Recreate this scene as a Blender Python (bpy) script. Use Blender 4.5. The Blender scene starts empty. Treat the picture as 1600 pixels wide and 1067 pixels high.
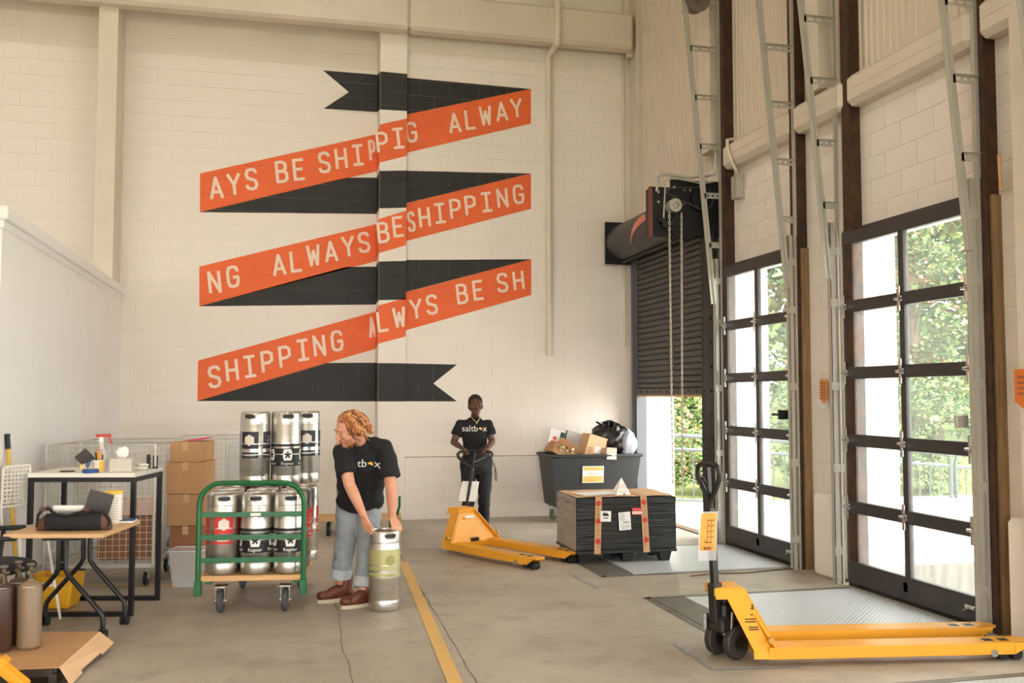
import bpy, bmesh, math, random
from mathutils import Vector, Matrix, Euler
# ------------------------------------------------------------------ camera
S = bpy.context.scene
COL = S.collection
F_PX, CXP, CYP, CAM_H = 1500.0, 800.0, 533.5, 1.6
YAW, PITCH = math.radians(13.5166), math.radians(3.2243)
fw = Vector((math.sin(YAW)*math.cos(PITCH), math.cos(YAW)*math.cos(PITCH), math.sin(PITCH)))
rt = Vector((math.cos(YAW), -math.sin(YAW), 0))
up = rt.cross(fw)
CAM = Vector((0, 0, CAM_H))
cd = bpy.data.cameras.new('camera'); cd.sensor_width = 36; cd.lens = F_PX/1600*36; cd.clip_end = 400
co = bpy.data.objects.new('camera', cd); COL.objects.link(co)
mw = Matrix((rt, up, -fw)).transposed().to_4x4(); mw.translation = CAM
co.matrix_world = mw
S.camera = co
# ------------------------------------------------------------------ world, lamps, exposure
w = bpy.data.worlds.new('sky'); S.world = w; w.use_nodes = True
bg = w.node_tree.nodes['Background']
bg.inputs[0].default_value = (1.0, 0.985, 0.975, 1); bg.inputs[1].default_value = 8.5
S.view_settings.view_transform = 'Standard'; S.view_settings.look = 'None'
S.view_settings.exposure = 0.36; S.view_settings.gamma = 1; S.view_settings.use_curve_mapping = False
S.cycles.max_bounces = 10; S.cycles.diffuse_bounces = 6; S.cycles.transparent_max_bounces = 12
S.cycles.use_denoising = True
S.cycles.sample_clamp_indirect = 8
S.cycles.caustics_reflective = False; S.cycles.caustics_refractive = False
sd = bpy.data.lights.new('sun', 'SUN'); sd.energy = 5.0; sd.angle = math.radians(12); sd.color = (1, .95, .88)
so = bpy.data.objects.new('sun', sd); COL.objects.link(so)
so.rotation_euler = Vector((-0.22, 0.62, -1.0)).to_track_quat('-Z', 'Y').to_euler()
FILL_W = 40.0
FILL_COL = (1.0, 0.93, 0.83)
# ------------------------------------------------------------------ helpers
def at(x, y, Y=None, X=None, Z=None):
    """where the sight line through a point of the photograph meets a plane of the room"""
    d = fw + rt*((x-CXP)/F_PX) + up*((CYP-y)/F_PX)
    if Y is not None: k = Y/d.y
    elif X is not None: k = X/d.x
    else: k = (Z-CAM_H)/d.z
    return CAM + d*k
def V(*a): return Vector(a)
def lin(r, g, b):
    f = lambda c: (c/255/12.92 if c/255 <= .04045 else ((c/255+.055)/1.055)**2.4)
    return (f(r), f(g), f(b), 1)
class MB:
    def __init__(s): s.v = []; s.f = []; s.m = []
    def add(s, vs, fs, mi=0):
        b = len(s.v); s.v += [tuple(v) for v in vs]
        s.f += [tuple(i+b for i in f) for f in fs]; s.m += [mi]*len(fs)
        return s
    def box(s, c, d, bev=0.0, rot=None, mi=0):
        c = Vector(c); hx, hy, hz = d[0]/2, d[1]/2, d[2]/2
        if bev <= 0:
            vs = [V(x, y, z) for x in (-hx, hx) for y in (-hy, hy) for z in (-hz, hz)]
            fs = [(0,1,3,2),(4,6,7,5),(0,4,5,1),(2,3,7,6),(0,2,6,4),(1,5,7,3)]
        else:
            b = min(bev, hx*.9, hy*.9, hz*.9); vs = []; ix = {}
            for sx in (-1, 1):
                for sy in (-1, 1):
                    for sz in (-1, 1):
                        for k in range(3):
                            p = [sx*(hx-b), sy*(hy-b), sz*(hz-b)]
                            p[k] = (sx*hx, sy*hy, sz*hz)[k]
                            ix[(sx, sy, sz, k)] = len(vs); vs.append(V(*p))
            fs = []
            for k in range(3):
                a, c2 = (k+1) % 3, (k+2) % 3
                for sg in (-1, 1):
                    q = []
                    for (sa, sc) in ((-1,-1),(1,-1),(1,1),(-1,1)):
                        t = [0,0,0]; t[k] = sg; t[a] = sa; t[c2] = sc
                        q.append(ix[(t[0], t[1], t[2], k)])
                    fs.append(tuple(q if sg > 0 else q[::-1]))
            for k in range(3):
                a, c2 = (k+1) % 3, (k+2) % 3
                for sa in (-1, 1):
                    for sc in (-1, 1):
                        def g(sk, kk):
                            t = [0,0,0]; t[k] = sk; t[a] = sa; t[c2] = sc
                            return ix[(t[0], t[1], t[2], kk)]
                        q = (g(-1,a), g(1,a), g(1,c2), g(-1,c2))
                        fs.append(q if sa*sc < 0 else q[::-1])
            for sx in (-1, 1):
                for sy in (-1, 1):
                    for sz in (-1, 1):
                        q = tuple(ix[(sx, sy, sz, k)] for k in range(3))
                        fs.append(q if sx*sy*sz > 0 else q[::-1])
        if rot is not None:
            R = rot if isinstance(rot, Matrix) else Euler(rot).to_matrix()
            vs = [R @ v for v in vs]
        return s.add([v+c for v in vs], fs, mi)
    def b2(s, p, q, bev=0.0, mi=0):
        p = Vector(p); q = Vector(q)
        return s.box((p+q)/2, [abs(q[i]-p[i]) for i in range(3)], bev, None, mi)
    def cyl(s, p, q, r, r2=None, n=12, caps=True, mi=0):
        p = Vector(p); q = Vector(q); r2 = r if r2 is None else r2
        z = (q-p).normalized(); x = z.orthogonal().normalized(); y = z.cross(x)
        vs = []
        for c, rr in ((p, r), (q, r2)):
            for i in range(n):
                a = 2*math.pi*i/n; vs.append(c + (x*math.cos(a)+y*math.sin(a))*rr)
        fs = [(i, (i+1) % n, n+(i+1) % n, n+i) for i in range(n)]
        if caps: fs += [tuple(range(n))[::-1], tuple(range(n, 2*n))]
        return s.add(vs, fs, mi)
    def bar(s, p, q, wx, wy, upv=(0,0,1), bev=0, mi=0):
        p = Vector(p); q = Vector(q); z = (q-p); L = z.length; z.normalize()
        u = Vector(upv); x = u.cross(z)
        if x.length < 1e-4: x = Vector((1,0,0)).cross(z)
        x.normalize(); y = z.cross(x)
        R = Matrix((x, y, z)).transposed()
        return s.box((p+q)/2, (wx, wy, L), bev, R, mi)
    def tube(s, pts, r, n=8, closed=False, mi=0):
        pts = [Vector(p) for p in pts]; N = len(pts)
        rr = r if isinstance(r, (list, tuple)) else [r]*N
        ts = []
        for i in range(N):
            a = pts[i-1] if (i > 0 or closed) else pts[i]
            b = pts[(i+1) % N] if (i < N-1 or closed) else pts[i]
            t = b-a; ts.append(t.normalized() if t.length > 1e-9 else Vector((0,0,1)))
        x = ts[0].orthogonal().normalized(); vs = []
        for i in range(N):
            x = (x - ts[i]*x.dot(ts[i]))
            x = x.normalized() if x.length > 1e-6 else ts[i].orthogonal().normalized()
            y = ts[i].cross(x)
            for k in range(n):
                a = 2*math.pi*k/n; vs.append(pts[i]+(x*math.cos(a)+y*math.sin(a))*rr[i])
        fs = []
        for i in range(N if closed else N-1):
            j = (i+1) % N
            for k in range(n):
                fs.append((i*n+k, i*n+(k+1) % n, j*n+(k+1) % n, j*n+k))
        if not closed: fs += [tuple(range(n))[::-1], tuple(range((N-1)*n, N*n))]
        return s.add(vs, fs, mi)
    def lathe(s, prof, c=(0,0,0), n=24, R=None, mi=0, a0=0.0, a1=None):
        c = Vector(c); full = a1 is None; a1 = 2*math.pi if full else a1
        vs = []; cols = n if full else n+1
        for (r, z) in prof:
            for i in range(cols):
                a = a0+(a1-a0)*i/n; v = V(r*math.cos(a), r*math.sin(a), z)
                vs.append((R @ v if R else v)+c)
        fs = []
        for j in range(len(prof)-1):
            for i in range(n):
                k = (i+1) % cols
                fs.append((j*cols+i, j*cols+k, (j+1)*cols+k, (j+1)*cols+i))
        return s.add(vs, fs, mi)
    def prism(s, poly, o, ax, ay, th, mi=0):
        """polygon in the plane (o, ax, ay) given thickness th along ax x ay"""
        o = Vector(o); ax = Vector(ax); ay = Vector(ay); nz = ax.cross(ay).normalized()*th
        n = len(poly); A = [o+ax*p[0]+ay*p[1] for p in poly]
        fs = [tuple(range(n))[::-1], tuple(range(n, 2*n))]+[(i, (i+1) % n, n+(i+1) % n, n+i) for i in range(n)]
        return s.add(A+[a+nz for a in A], fs, mi)
    def sph(s, c, r, n=12, m=8, R=None, mi=0):
        r = (r, r, r) if not isinstance(r, (tuple, list)) else r
        c = Vector(c); vs = []; fs = []
        for j in range(m+1):
            t = math.pi*j/m
            for i in range(n):
                a = 2*math.pi*i/n
                v = V(math.sin(t)*math.cos(a)*r[0], math.sin(t)*math.sin(a)*r[1], math.cos(t)*r[2])
                vs.append((R @ v if R else v)+c)
        for j in range(m):
            for i in range(n):
                fs.append((j*n+i, (j+1)*n+i, (j+1)*n+(i+1) % n, j*n+(i+1) % n))
        return s.add(vs, fs, mi)
    def caps(s, p, r, q, r2, n=12, mi=0):
        p = Vector(p); q = Vector(q); z = q-p; L = z.length
        if L < 1e-6: return s.sph(p, max(r, r2))
        z.normalize(); x = z.orthogonal().normalized(); y = z.cross(x)
        R = Matrix((x, y, z)).transposed(); prof = []
        for k in range(5): t = math.pi/2*k/4; prof.append((max(r*math.sin(t), 1e-5), -r*math.cos(t)))
        for k in range(5): t = math.pi/2*k/4; prof.append((max(r2*math.cos(t), 1e-5), L+r2*math.sin(t)))
        return s.lathe(prof, p, n, R, mi)
    def mesh(s, name, mats, smooth=35):
        me = bpy.data.meshes.new(name); me.from_pydata(s.v, [], s.f)
        for m in (mats if isinstance(mats, (list, tuple)) else [mats]): me.materials.append(m)
        if any(s.m): me.polygons.foreach_set('material_index', s.m)
        if smooth:
            me.polygons.foreach_set('use_smooth', [True]*len(me.polygons))
            me.set_sharp_from_angle(angle=math.radians(smooth))
        me.update(); return me
    def build(s, name, mats, parent=None, smooth=35, fix=False):
        me = s.mesh(name, mats, smooth)
        if fix:
            bm = bmesh.new(); bm.from_mesh(me); bmesh.ops.recalc_face_normals(bm, faces=bm.faces); bm.to_mesh(me); bm.free()
        return link(name, me, parent)
def link(name, me, parent=None, loc=None, rotz=None):
    o = bpy.data.objects.new(name, me); COL.objects.link(o)
    if parent is not None: o.parent = parent
    if loc is not None: o.location = loc
    if rotz is not None: o.rotation_euler = (0, 0, rotz)
    return o
def thing(name, label, cat, loc=(0,0,0), rotz=0.0, group=None):
    o = bpy.data.objects.new(name, None); o.empty_display_size = .1; COL.objects.link(o)
    o.location = loc; o.rotation_euler = (0, 0, rotz)
    return tag(o, label, cat, group)
def tag(o, label, cat=None, group=None, kind=None):
    o['label'] = label
    if cat: o['category'] = cat
    if group: o['group'] = group
    if kind: o['kind'] = kind
    return o
def struct(o, label=None):
    o['kind'] = 'structure'
    if label: o['label'] = label
    return o
def stuff(o): o['kind'] = 'stuff'; return o
def copy_tree(o, parent=None):
    c = o.copy(); COL.objects.link(c)
    if parent is not None: c.parent = parent
    for ch in list(o.children): copy_tree(ch, c)
    return c
# ------------------------------------------------------------------ materials
MATS = {}
def mat(name, col, rough=.6, metal=0.0, var=0.0, vscale=8.0, bump=0.0, bscale=60.0, col2=None, spec=.5, alpha=1.0, stretch=None, emit=None, trans=0.0):
    if name in MATS: return MATS[name]
    m = bpy.data.materials.new(name); m.use_nodes = True; nt = m.node_tree
    b = nt.nodes['Principled BSDF']; L = nt.links.new
    b.inputs['Base Color'].default_value = col; b.inputs['Roughness'].default_value = rough
    b.inputs['Metallic'].default_value = metal; b.inputs['Specular IOR Level'].default_value = spec
    if alpha < 1: b.inputs['Alpha'].default_value = alpha
    if trans: b.inputs['Transmission Weight'].default_value = trans
    if emit: b.inputs['Emission Color'].default_value = emit[0]; b.inputs['Emission Strength'].default_value = emit[1]
    if var or bump:
        tc = nt.nodes.new('ShaderNodeTexCoord'); src = tc.outputs['Object']
        if stretch:
            mp = nt.nodes.new('ShaderNodeMapping'); mp.inputs['Scale'].default_value = stretch
            L(src, mp.inputs['Vector']); src = mp.outputs['Vector']
    if var:
        n = nt.nodes.new('ShaderNodeTexNoise'); n.inputs['Scale'].default_value = vscale; n.inputs['Detail'].default_value = 5
        L(src, n.inputs['Vector'])
        mx = nt.nodes.new('ShaderNodeMix'); mx.data_type = 'RGBA'
        c2 = col2 or tuple(max(0, c*(1-var)) for c in col[:3])+(1,)
        mr = nt.nodes.new('ShaderNodeMapRange'); mr.inputs[1].default_value = .3; mr.inputs[2].default_value = .7
        L(n.outputs['Fac'], mr.inputs[0]); L(mr.outputs[0], mx.inputs[0])
        mx.inputs[6].default_value = col; mx.inputs[7].default_value = c2
        L(mx.outputs[2], b.inputs['Base Color'])
    if bump:
        n2 = nt.nodes.new('ShaderNodeTexNoise'); n2.inputs['Scale'].default_value = bscale; n2.inputs['Detail'].default_value = 3
        L(src, n2.inputs['Vector'])
        bp = nt.nodes.new('ShaderNodeBump'); bp.inputs['Strength'].default_value = bump; bp.inputs['Distance'].default_value = .01
        L(n2.outputs['Fac'], bp.inputs['Height']); L(bp.outputs[0], b.inputs['Normal'])
    MATS[name] = m
    return m
def glass_mat(name, tint, base=.05, edge=.5, rough=0.02):
    m = bpy.data.materials.new(name); m.use_nodes = True; nt = m.node_tree; nt.nodes.clear(); L = nt.links.new
    o = nt.nodes.new('ShaderNodeOutputMaterial'); mx = nt.nodes.new('ShaderNodeMixShader')
    t = nt.nodes.new('ShaderNodeBsdfTransparent'); g = nt.nodes.new('ShaderNodeBsdfGlossy'); lw = nt.nodes.new('ShaderNodeLayerWeight')
    lw.inputs['Blend'].default_value = .5
    p = nt.nodes.new('ShaderNodeMath'); p.operation = 'POWER'; p.inputs[1].default_value = 3.0; L(lw.outputs['Facing'], p.inputs[0])
    r = nt.nodes.new('ShaderNodeMapRange'); r.inputs[3].default_value = base; r.inputs[4].default_value = edge; L(p.outputs[0], r.inputs[0])
    t.inputs[0].default_value = tint; g.inputs['Roughness'].default_value = rough
    df = nt.nodes.new('ShaderNodeBsdfDiffuse'); df.inputs[0].default_value = (.9, .93, .92, 1); tr = nt.nodes.new('ShaderNodeBsdfTranslucent'); tr.inputs[0].default_value = (.9, .93, .92, 1)
    dm = nt.nodes.new('ShaderNodeMixShader'); dm.inputs[0].default_value = .5; L(df.outputs[0], dm.inputs[1]); L(tr.outputs[0], dm.inputs[2])
    dust_haze = nt.nodes.new('ShaderNodeMixShader'); dust_haze.inputs[0].default_value = .055; L(t.outputs[0], dust_haze.inputs[1]); L(dm.outputs[0], dust_haze.inputs[2])      # thin film of dust on the pane, milky haze of reflections painted in
    L(r.outputs[0], mx.inputs[0]); L(dust_haze.outputs[0], mx.inputs[1]); L(g.outputs[0], mx.inputs[2]); L(mx.outputs[0], o.inputs[0])
    MATS[name] = m
    return m
WALL = mat('painted block', lin(239, 231, 221), .62, var=.06, vscale=1.3, bump=.25, bscale=90)
DRYWALL = mat('white drywall', lin(242, 241, 239), .7, var=.03, vscale=2)
PAINT_ST = mat('cream painted steel', lin(222, 211, 195), .5, var=.08, vscale=3)
ORANGE = mat('orange mural paint', lin(240, 106, 48), .6, var=.08, vscale=3, bump=.2, bscale=90)
BLACKP = mat('black mural paint', lin(33, 32, 30), .6, var=.25, vscale=4, bump=.2, bscale=90)
LETTER = mat('cream letter paint', lin(240, 216, 196), .6)
DARKFR = mat('dark bronze door frame', lin(62, 58, 57), .42, metal=.1, var=.15, vscale=4)
GALV = mat('galvanised steel', lin(190, 187, 176), .45, metal=.35, var=.08, vscale=5)
RUST = mat('rust brown steel', lin(84, 54, 34), .6, metal=.2, var=.45, vscale=9, col2=lin(48, 36, 30))
WOODJ = mat('weathered timber jamb', lin(150, 120, 84), .8, var=.4, vscale=6, stretch=(8, 8, .6))
BLACKM = mat('black metal', lin(24, 25, 27), .45, metal=.1)
SHUT = mat('charcoal shutter slat', lin(84, 80, 77), .5, metal=.35, var=.1, vscale=5)
YELLOW = mat('yellow powder coat', lin(238, 166, 42), .38, var=.07, vscale=6)
GREEN = mat('green painted steel', lin(8, 96, 50), .35, var=.1, vscale=12)
STEEL = mat('brushed keg steel', lin(208, 204, 196), .3, metal=.92, var=.22, vscale=7, stretch=(1, 1, 6))
CHROME = mat('bright steel', lin(205, 205, 205), .22, metal=.95)
RUBBER = mat('grey rubber', lin(70, 70, 72), .75)
BLACKR = mat('black rubber', lin(26, 26, 27), .7)
CARD = mat('brown cardboard', lin(196, 150, 106), .85, var=.12, vscale=5)
CARDL = mat('light cardboard', lin(218, 178, 136), .85, var=.08, vscale=5)
CARDD = mat('darker cardboard', lin(158, 108, 74), .85, var=.15, vscale=5)
PAPER = mat('white paper', lin(238, 236, 232), .8)
REDP = mat('red print', lin(206, 52, 38), .55)
NAVY = mat('navy print', lin(32, 36, 46), .5)
BLKPRINT = mat('black print', lin(24, 24, 25), .55)
LIME = mat('yellow green print', lin(178, 174, 124), .45, metal=.3)
WHITEP = mat('white plastic', lin(232, 228, 220), .5)
WOOD = mat('light timber', lin(216, 170, 116), .6, var=.16, vscale=4, stretch=(1, 9, 9))
BEECH = mat('beech laminate', lin(218, 176, 128), .4, var=.08, vscale=5, stretch=(1, 8, 8))
GLASS = glass_mat('window glass', (.94, .97, .96, 1))
CLEARP = mat('clear plastic', lin(236, 240, 242), .2, alpha=.2)
FILM = mat('clear film', lin(240, 242, 244), .15, alpha=.45)
CONC = mat('outdoor concrete', lin(206, 203, 196), .8, var=.15, vscale=3)
# ------------------------------------------------------------------ text helper (done first, while the scene is small)
_TXT = {}
def text_vf(s, size=1.0):
    if s not in _TXT:
        cu = bpy.data.curves.new('t', 'FONT'); cu.body = s; cu.size = 1.0; cu.align_x = 'CENTER'; cu.align_y = 'CENTER'; cu.resolution_u = 3
        ob = bpy.data.objects.new('t', cu); COL.objects.link(ob)
        dg = bpy.context.evaluated_depsgraph_get(); me = ob.evaluated_get(dg).to_mesh()
        _TXT[s] = ([tuple(v.co) for v in me.vertices], [tuple(p.vertices) for p in me.polygons])
        ob.evaluated_get(dg).to_mesh_clear(); bpy.data.objects.remove(ob); bpy.data.curves.remove(cu)
    vs, fs = _TXT[s]
    return [(x*size, y*size) for x, y, z in vs], fs
def text_on(m, s, size, o, ax, ay, mi=0, sx=1.0):
    vs, fs = text_vf(s, size); o = Vector(o); ax = Vector(ax); ay = Vector(ay)
    m.add([o+ax*(x*sx)+ay*y for x, y in vs], fs, mi)
for _s in ('saltb', 'x', 'Kegstar', 'tb', 'a', 'FRAGILE', 'HANDLE WITH CARE', 'DO NOT', 'STACK', 'PALLETS', 'BACK', 'ULINE'): text_vf(_s)
# ------------------------------------------------------------------ floor
def floor_mat():
    m = bpy.data.materials.new('worn concrete floor'); m.use_nodes = True; nt = m.node_tree; L = nt.links.new
    b = nt.nodes['Principled BSDF']; tc = nt.nodes.new('ShaderNodeTexCoord')
    def noise(sc, det, rough=.55):
        n = nt.nodes.new('ShaderNodeTexNoise'); n.inputs['Scale'].default_value = sc; n.inputs['Detail'].default_value = det
        n.inputs['Roughness'].default_value = rough; L(tc.outputs['Object'], n.inputs['Vector']); return n.outputs['Fac']
    def ramp(f, a, b_, lo, hi):
        r = nt.nodes.new('ShaderNodeMapRange'); r.inputs[1].default_value = a; r.inputs[2].default_value = b_
        r.inputs[3].default_value = lo; r.inputs[4].default_value = hi; L(f, r.inputs[0]); return r.outputs[0]
    def mix(fac, a, b_):
        x = nt.nodes.new('ShaderNodeMix'); x.data_type = 'RGBA'; L(fac, x.inputs[0])
        for i, c in ((6, a), (7, b_)):
            if isinstance(c, tuple): x.inputs[i].default_value = c
            else: L(c, x.inputs[i])
        return x.outputs[2]
    c = mix(ramp(noise(.55, 6), .35, .68, 0, 1), lin(182, 173, 158), lin(154, 144, 129))
    c = mix(ramp(noise(2.6, 8, .65), .5, .72, 0, .6), c, lin(126, 116, 103))
    c = mix(ramp(noise(38, 4, .7), .55, .8, 0, .4), c, lin(200, 192, 178))
    c = mix(ramp(noise(9, 6, .7), .58, .70, 0, .5), c, lin(116, 106, 94))
    L(c, b.inputs['Base Color'])
    L(ramp(noise(3, 6), .3, .7, .38, .6), b.inputs['Roughness'])
    bp = nt.nodes.new('ShaderNodeBump'); bp.inputs['Strength'].default_value = .12; bp.inputs['Distance'].default_value = .01
    L(noise(70, 4), bp.inputs['Height']); L(bp.outputs[0], b.inputs['Normal'])
    return m
FLOOR = floor_mat()
floor = struct(MB().b2((-12, -14, -.3), (5.2, 12.9, 0)).build('floor', FLOOR, smooth=0), 'worn grey brown concrete warehouse floor')
# saw cut and cracks
GROOVE = mat('dark saw cut', lin(104, 94, 84), .9)
def strip(name, pts, wd, m, parent, z=.0015, seed=0, jit=0.0):
    rnd = random.Random(seed); mb = MB(); P = []
    for a, b in zip(pts[:-1], pts[1:]):
        n = max(1, int((Vector(b)-Vector(a)).length/.12)) if jit else 1
        for i in range(n):
            t = i/n; P.append((a[0]+(b[0]-a[0])*t+rnd.uniform(-jit, jit), a[1]+(b[1]-a[1])*t))
    P.append(pts[-1]); vs = []
    for i, p in enumerate(P):
        q0 = P[max(i-1, 0)]; q1 = P[min(i+1, len(P)-1)]
        d = Vector((q1[0]-q0[0], q1[1]-q0[1])).normalized(); nx = Vector((-d.y, d.x))*(wd/2*(1+(rnd.uniform(-.4, .4) if jit else 0)))
        vs += [(p[0]+nx.x, p[1]+nx.y, z), (p[0]-nx.x, p[1]-nx.y, z)]
    mb.add(vs, [(2*i+1, 2*i+3, 2*i+2, 2*i) for i in range(len(P)-1)])
    return mb.build(name, m, parent, 0)
strip('floor_joint', [(1.24, 12.4), (1.18, 9.4), (1.08, 5.2), (1.05, 3.0)], .007, GROOVE, floor, seed=1, jit=.006)
strip('floor_crack', [(.44, 7.9), (.43, 7.2), (.40, 6.2), (.42, 5.2), (.40, 4.0)], .004, GROOVE, floor, seed=2, jit=.012)
YLINE = mat('worn yellow floor paint', lin(228, 180, 96), .55, var=.25, vscale=10, col2=lin(206, 172, 118))
tag(strip('floor_line', [(1.168, 9.34), (.965, 5.36), (.84, 2.9)], .085, YLINE, None, z=.003), 'long worn yellow paint line running toward the camera beside the keg', 'floor marking')
tag(strip('floor_line', [(-1.9, 8.95), (-.78, 8.62)], .05, YLINE, None, z=.003), 'thin yellow paint line on the floor below the wire cages', 'floor marking')
BCHALK = mat('faded blue chalk', lin(116, 138, 160), .8, var=.5, vscale=14, col2=lin(166, 156, 144))
def gz(x, y): p = at(x, y, Z=0); return (p.x, p.y)
tag(strip('chalk_mark', [gz(1052, 1004), gz(1082, 1024), gz(1112, 1046), gz(1180, 1044), gz(1250, 1042)], .03, BCHALK, None, z=.003, seed=5, jit=.004), 'faded blue angled chalk line on floor beside the near pallet jack', 'floor marking')
tag(strip('chalk_mark', [gz(896, 900), gz(916, 909), gz(934, 919)], .03, BCHALK, None, z=.003, seed=6, jit=.004), 'short faded blue chalk dash in front of the wrapped crate', 'floor marking')
# ------------------------------------------------------------------ painted concrete block walls
_BLK = {}
D = .006
def block_mesh(a, h, axis):
    k = (round(a, 3), round(h, 3), axis)
    if k not in _BLK:
        c = .0003; d = D; m = MB(); hw, hh = a/2, h/2
        vs = [(-hw, 0, -hh), (hw, 0, -hh), (hw, 0, hh), (-hw, 0, hh), (-hw, -d+c, -hh), (hw, -d+c, -hh), (hw, -d+c, hh), (-hw, -d+c, hh),
              (-hw+c, -d, -hh+c), (hw-c, -d, -hh+c), (hw-c, -d, hh-c), (-hw+c, -d, hh-c)]
        fs = [(0,1,5,4),(1,2,6,5),(2,3,7,6),(3,0,4,7),(4,5,9,8),(5,6,10,9),(6,7,11,10),(7,4,8,11),(8,9,10,11)]
        if axis == 'x': vs = [(y, -x, z) for x, y, z in vs]      # faces -X
        if axis == '-x': vs = [(y, -x, z) for x, y, z in vs]
        m.add(vs, fs); _BLK[k] = m.mesh('block', WALL, 0)
    return _BLK[k]
def layout(a0, a1, z0, z1, holes=(), bl=.4, bh=.2, off=0.0):
    out = []; r = 0; z = z0
    while z < z1-.02:
        zt = min(z+bh, z1); a = a0-(bl/2 if (r % 2) else 0)-off
        while a < a1-.01:
            b = a+bl; s, e = max(a, a0), min(b, a1)
            segs = [(s, e)] if e-s > .03 else []
            for (h0, h1, hz0, hz1) in holes:
                if zt > hz0+.02 and z < hz1-.02:
                    ns = []
                    for (p, q) in segs:
                        if q <= h0+.001 or p >= h1-.001: ns.append((p, q))
                        else:
                            if h0-p > .03: ns.append((p, h0))
                            if q-h1 > .03: ns.append((h1, q))
                    segs = ns
            out += [(p, q, z, zt) for p, q in segs]
            a = b
        z = zt; r += 1
    return out
G = .004
def lay_blocks(parent, cells, plane, axis, limit):
    """cells (a0,a1,z0,z1,plane): the ones that show largest are single blocks, the rest one joined part"""
    def key(c):
        a = (c[0]+c[1])/2; z = (c[2]+c[3])/2
        p = Vector((a, c[4], z)) if axis == 'y' else Vector((c[4], a, z))
        v = p-CAM; dz = v.dot(fw); x = CXP+F_PX*v.dot(rt)/dz; y = CYP-F_PX*v.dot(up)/dz
        vis = 0 < x < 1600 and 0 < y < 1067
        if axis == 'y' and x < 200 and y > 330+.6*x: vis = False
        return (0 if vis else 1, dz/((c[1]-c[0])*(c[3]-c[2]))**.5)
    cells = sorted(cells, key=key); rest = MB()
    for i, (a0, a1, z0, z1, pl) in enumerate(cells):
        me = block_mesh(a1-a0-G, z1-z0-G, axis)
        c = ((a0+a1)/2, pl, (z0+z1)/2) if axis == 'y' else (pl, (a0+a1)/2, (z0+z1)/2)
        if i < limit: link('block', me, parent, c)
        else: rest.add([Vector(v.co)+Vector(c) for v in me.vertices], [tuple(p.vertices) for p in me.polygons])
    if rest.v: stuff(rest.build('block_field', WALL, parent, 0))
YL, YP, YR, YWN = 12.85, 12.45, 12.57, 12.45     # left wall plane, pilaster front, right upper plane, wainscot
XP0, XP1 = 1.215, 1.57
wb = MB()
wb.b2((-12.2, YL+D, 0), (XP0, YL+.4, 8.6)); wb.b2((XP0+D, YP+D, 0), (XP1-D, YL+.4, 8.6))
wb.b2((XP1, YR+D, .8), (5.2, YL+.4, 8.6)); wb.b2((XP1, YWN+D, 0), (5.2, YL+.4, .8-D))
wall_back = struct(wb.build('wall_back', WALL, smooth=0), 'cream painted concrete block wall behind the mural')
cells = [c+(YL+D,) for c in layout(-4.4, XP0, 0, 7.6)]
cells += [c+(YR+D,) for c in layout(XP1, 4.84, .8, 7.6, off=.22)]
cells += [c+(YWN+D,) for c in layout(XP1, 4.84, 0, .8, off=.1)]
cells += [(XP0, XP1, i*.2, i*.2+.2, YP+D) for i in range(38)]
lay_blocks(wall_back, cells, None, 'y', 300)
# side face of the pilaster
sp = MB()
for i in range(38): sp.b2((XP0, YP+.002, i*.2+G/2), (XP0+.02, YL+D, i*.2+.2-G/2))
stuff(sp.build('pilaster_side_blocks', WALL, wall_back, 0))
# ------------------------------------------------------------------ right wall with its dock openings
XI, XO = 4.8, 5.22
OPEN = [(10.12, 12.26, 3.45), (8.15, 9.62, 3.0), (5.72, 7.35, 3.0), (3.4, 4.92, 3.0), (1.1, 2.7, 3.0), (-1.2, .4, 3.0), (-3.5, -1.9, 3.0), (-5.8, -4.2, 3.0), (-8.1, -6.5, 3.0)]  # openings past the third glazed door are unseen, added for daylight
wr = MB(); ys = [12.9]
prev = 12.9
for (a, b, h) in OPEN:
    wr.b2((XI+D, b, 0), (XO, prev, 4.2)); wr.b2((XI+D, a, h), (XO, b, 4.2)); prev = a
wr.b2((XI+D, -14.2, 0), (XO, prev, 4.2))
wr.b2((XI+.03, -14.2, 4.2), (XO, 12.9, 8.6))
wall_right = struct(wr.build('wall_right', WALL, smooth=0), 'cream block wall with the loading dock doors')
cells = [c+(XI+D,) for c in layout(5.05, 9.76, 0, 4.2, holes=[(a, b, 0, h) for a, b, h in OPEN[:3]])]
lay_blocks(wall_right, cells, None, 'x', 300)
# ribbed liner panels above the beam
RIB = mat('ribbed liner panel', lin(220, 208, 190), .5, metal=.05, var=.06, vscale=2)
rib_me = {}
def ribbed(y0, y1, z0, z1):
    m = MB(); n = int((y1-y0)/.075); st = (y1-y0)/n; P = []
    for i in range(n):
        y = y0+i*st
        P += [(0, y), (0, y+st*.45), (-.012, y+st*.55), (-.012, y+st*.9)]
    P.append((0, y1)); N = len(P)
    m.add([(XI+.02+x, y, z0) for x, y in P]+[(XI+.02+x, y, z1) for x, y in P], [(i, i+1, N+i+1, N+i) for i in range(N-1)])
    return m.build('panel', RIB, wall_right, 0)
yy = 12.3
while yy > 5.2:
    ribbed(yy-.9, yy-.006, 4.36, 8.3); yy -= .9
ribbed(9.76, 10.66, 4.0, 4.36); ribbed(10.66, 11.46, 4.0, 4.36); ribbed(11.46, 12.3, 4.0, 4.36)
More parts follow.
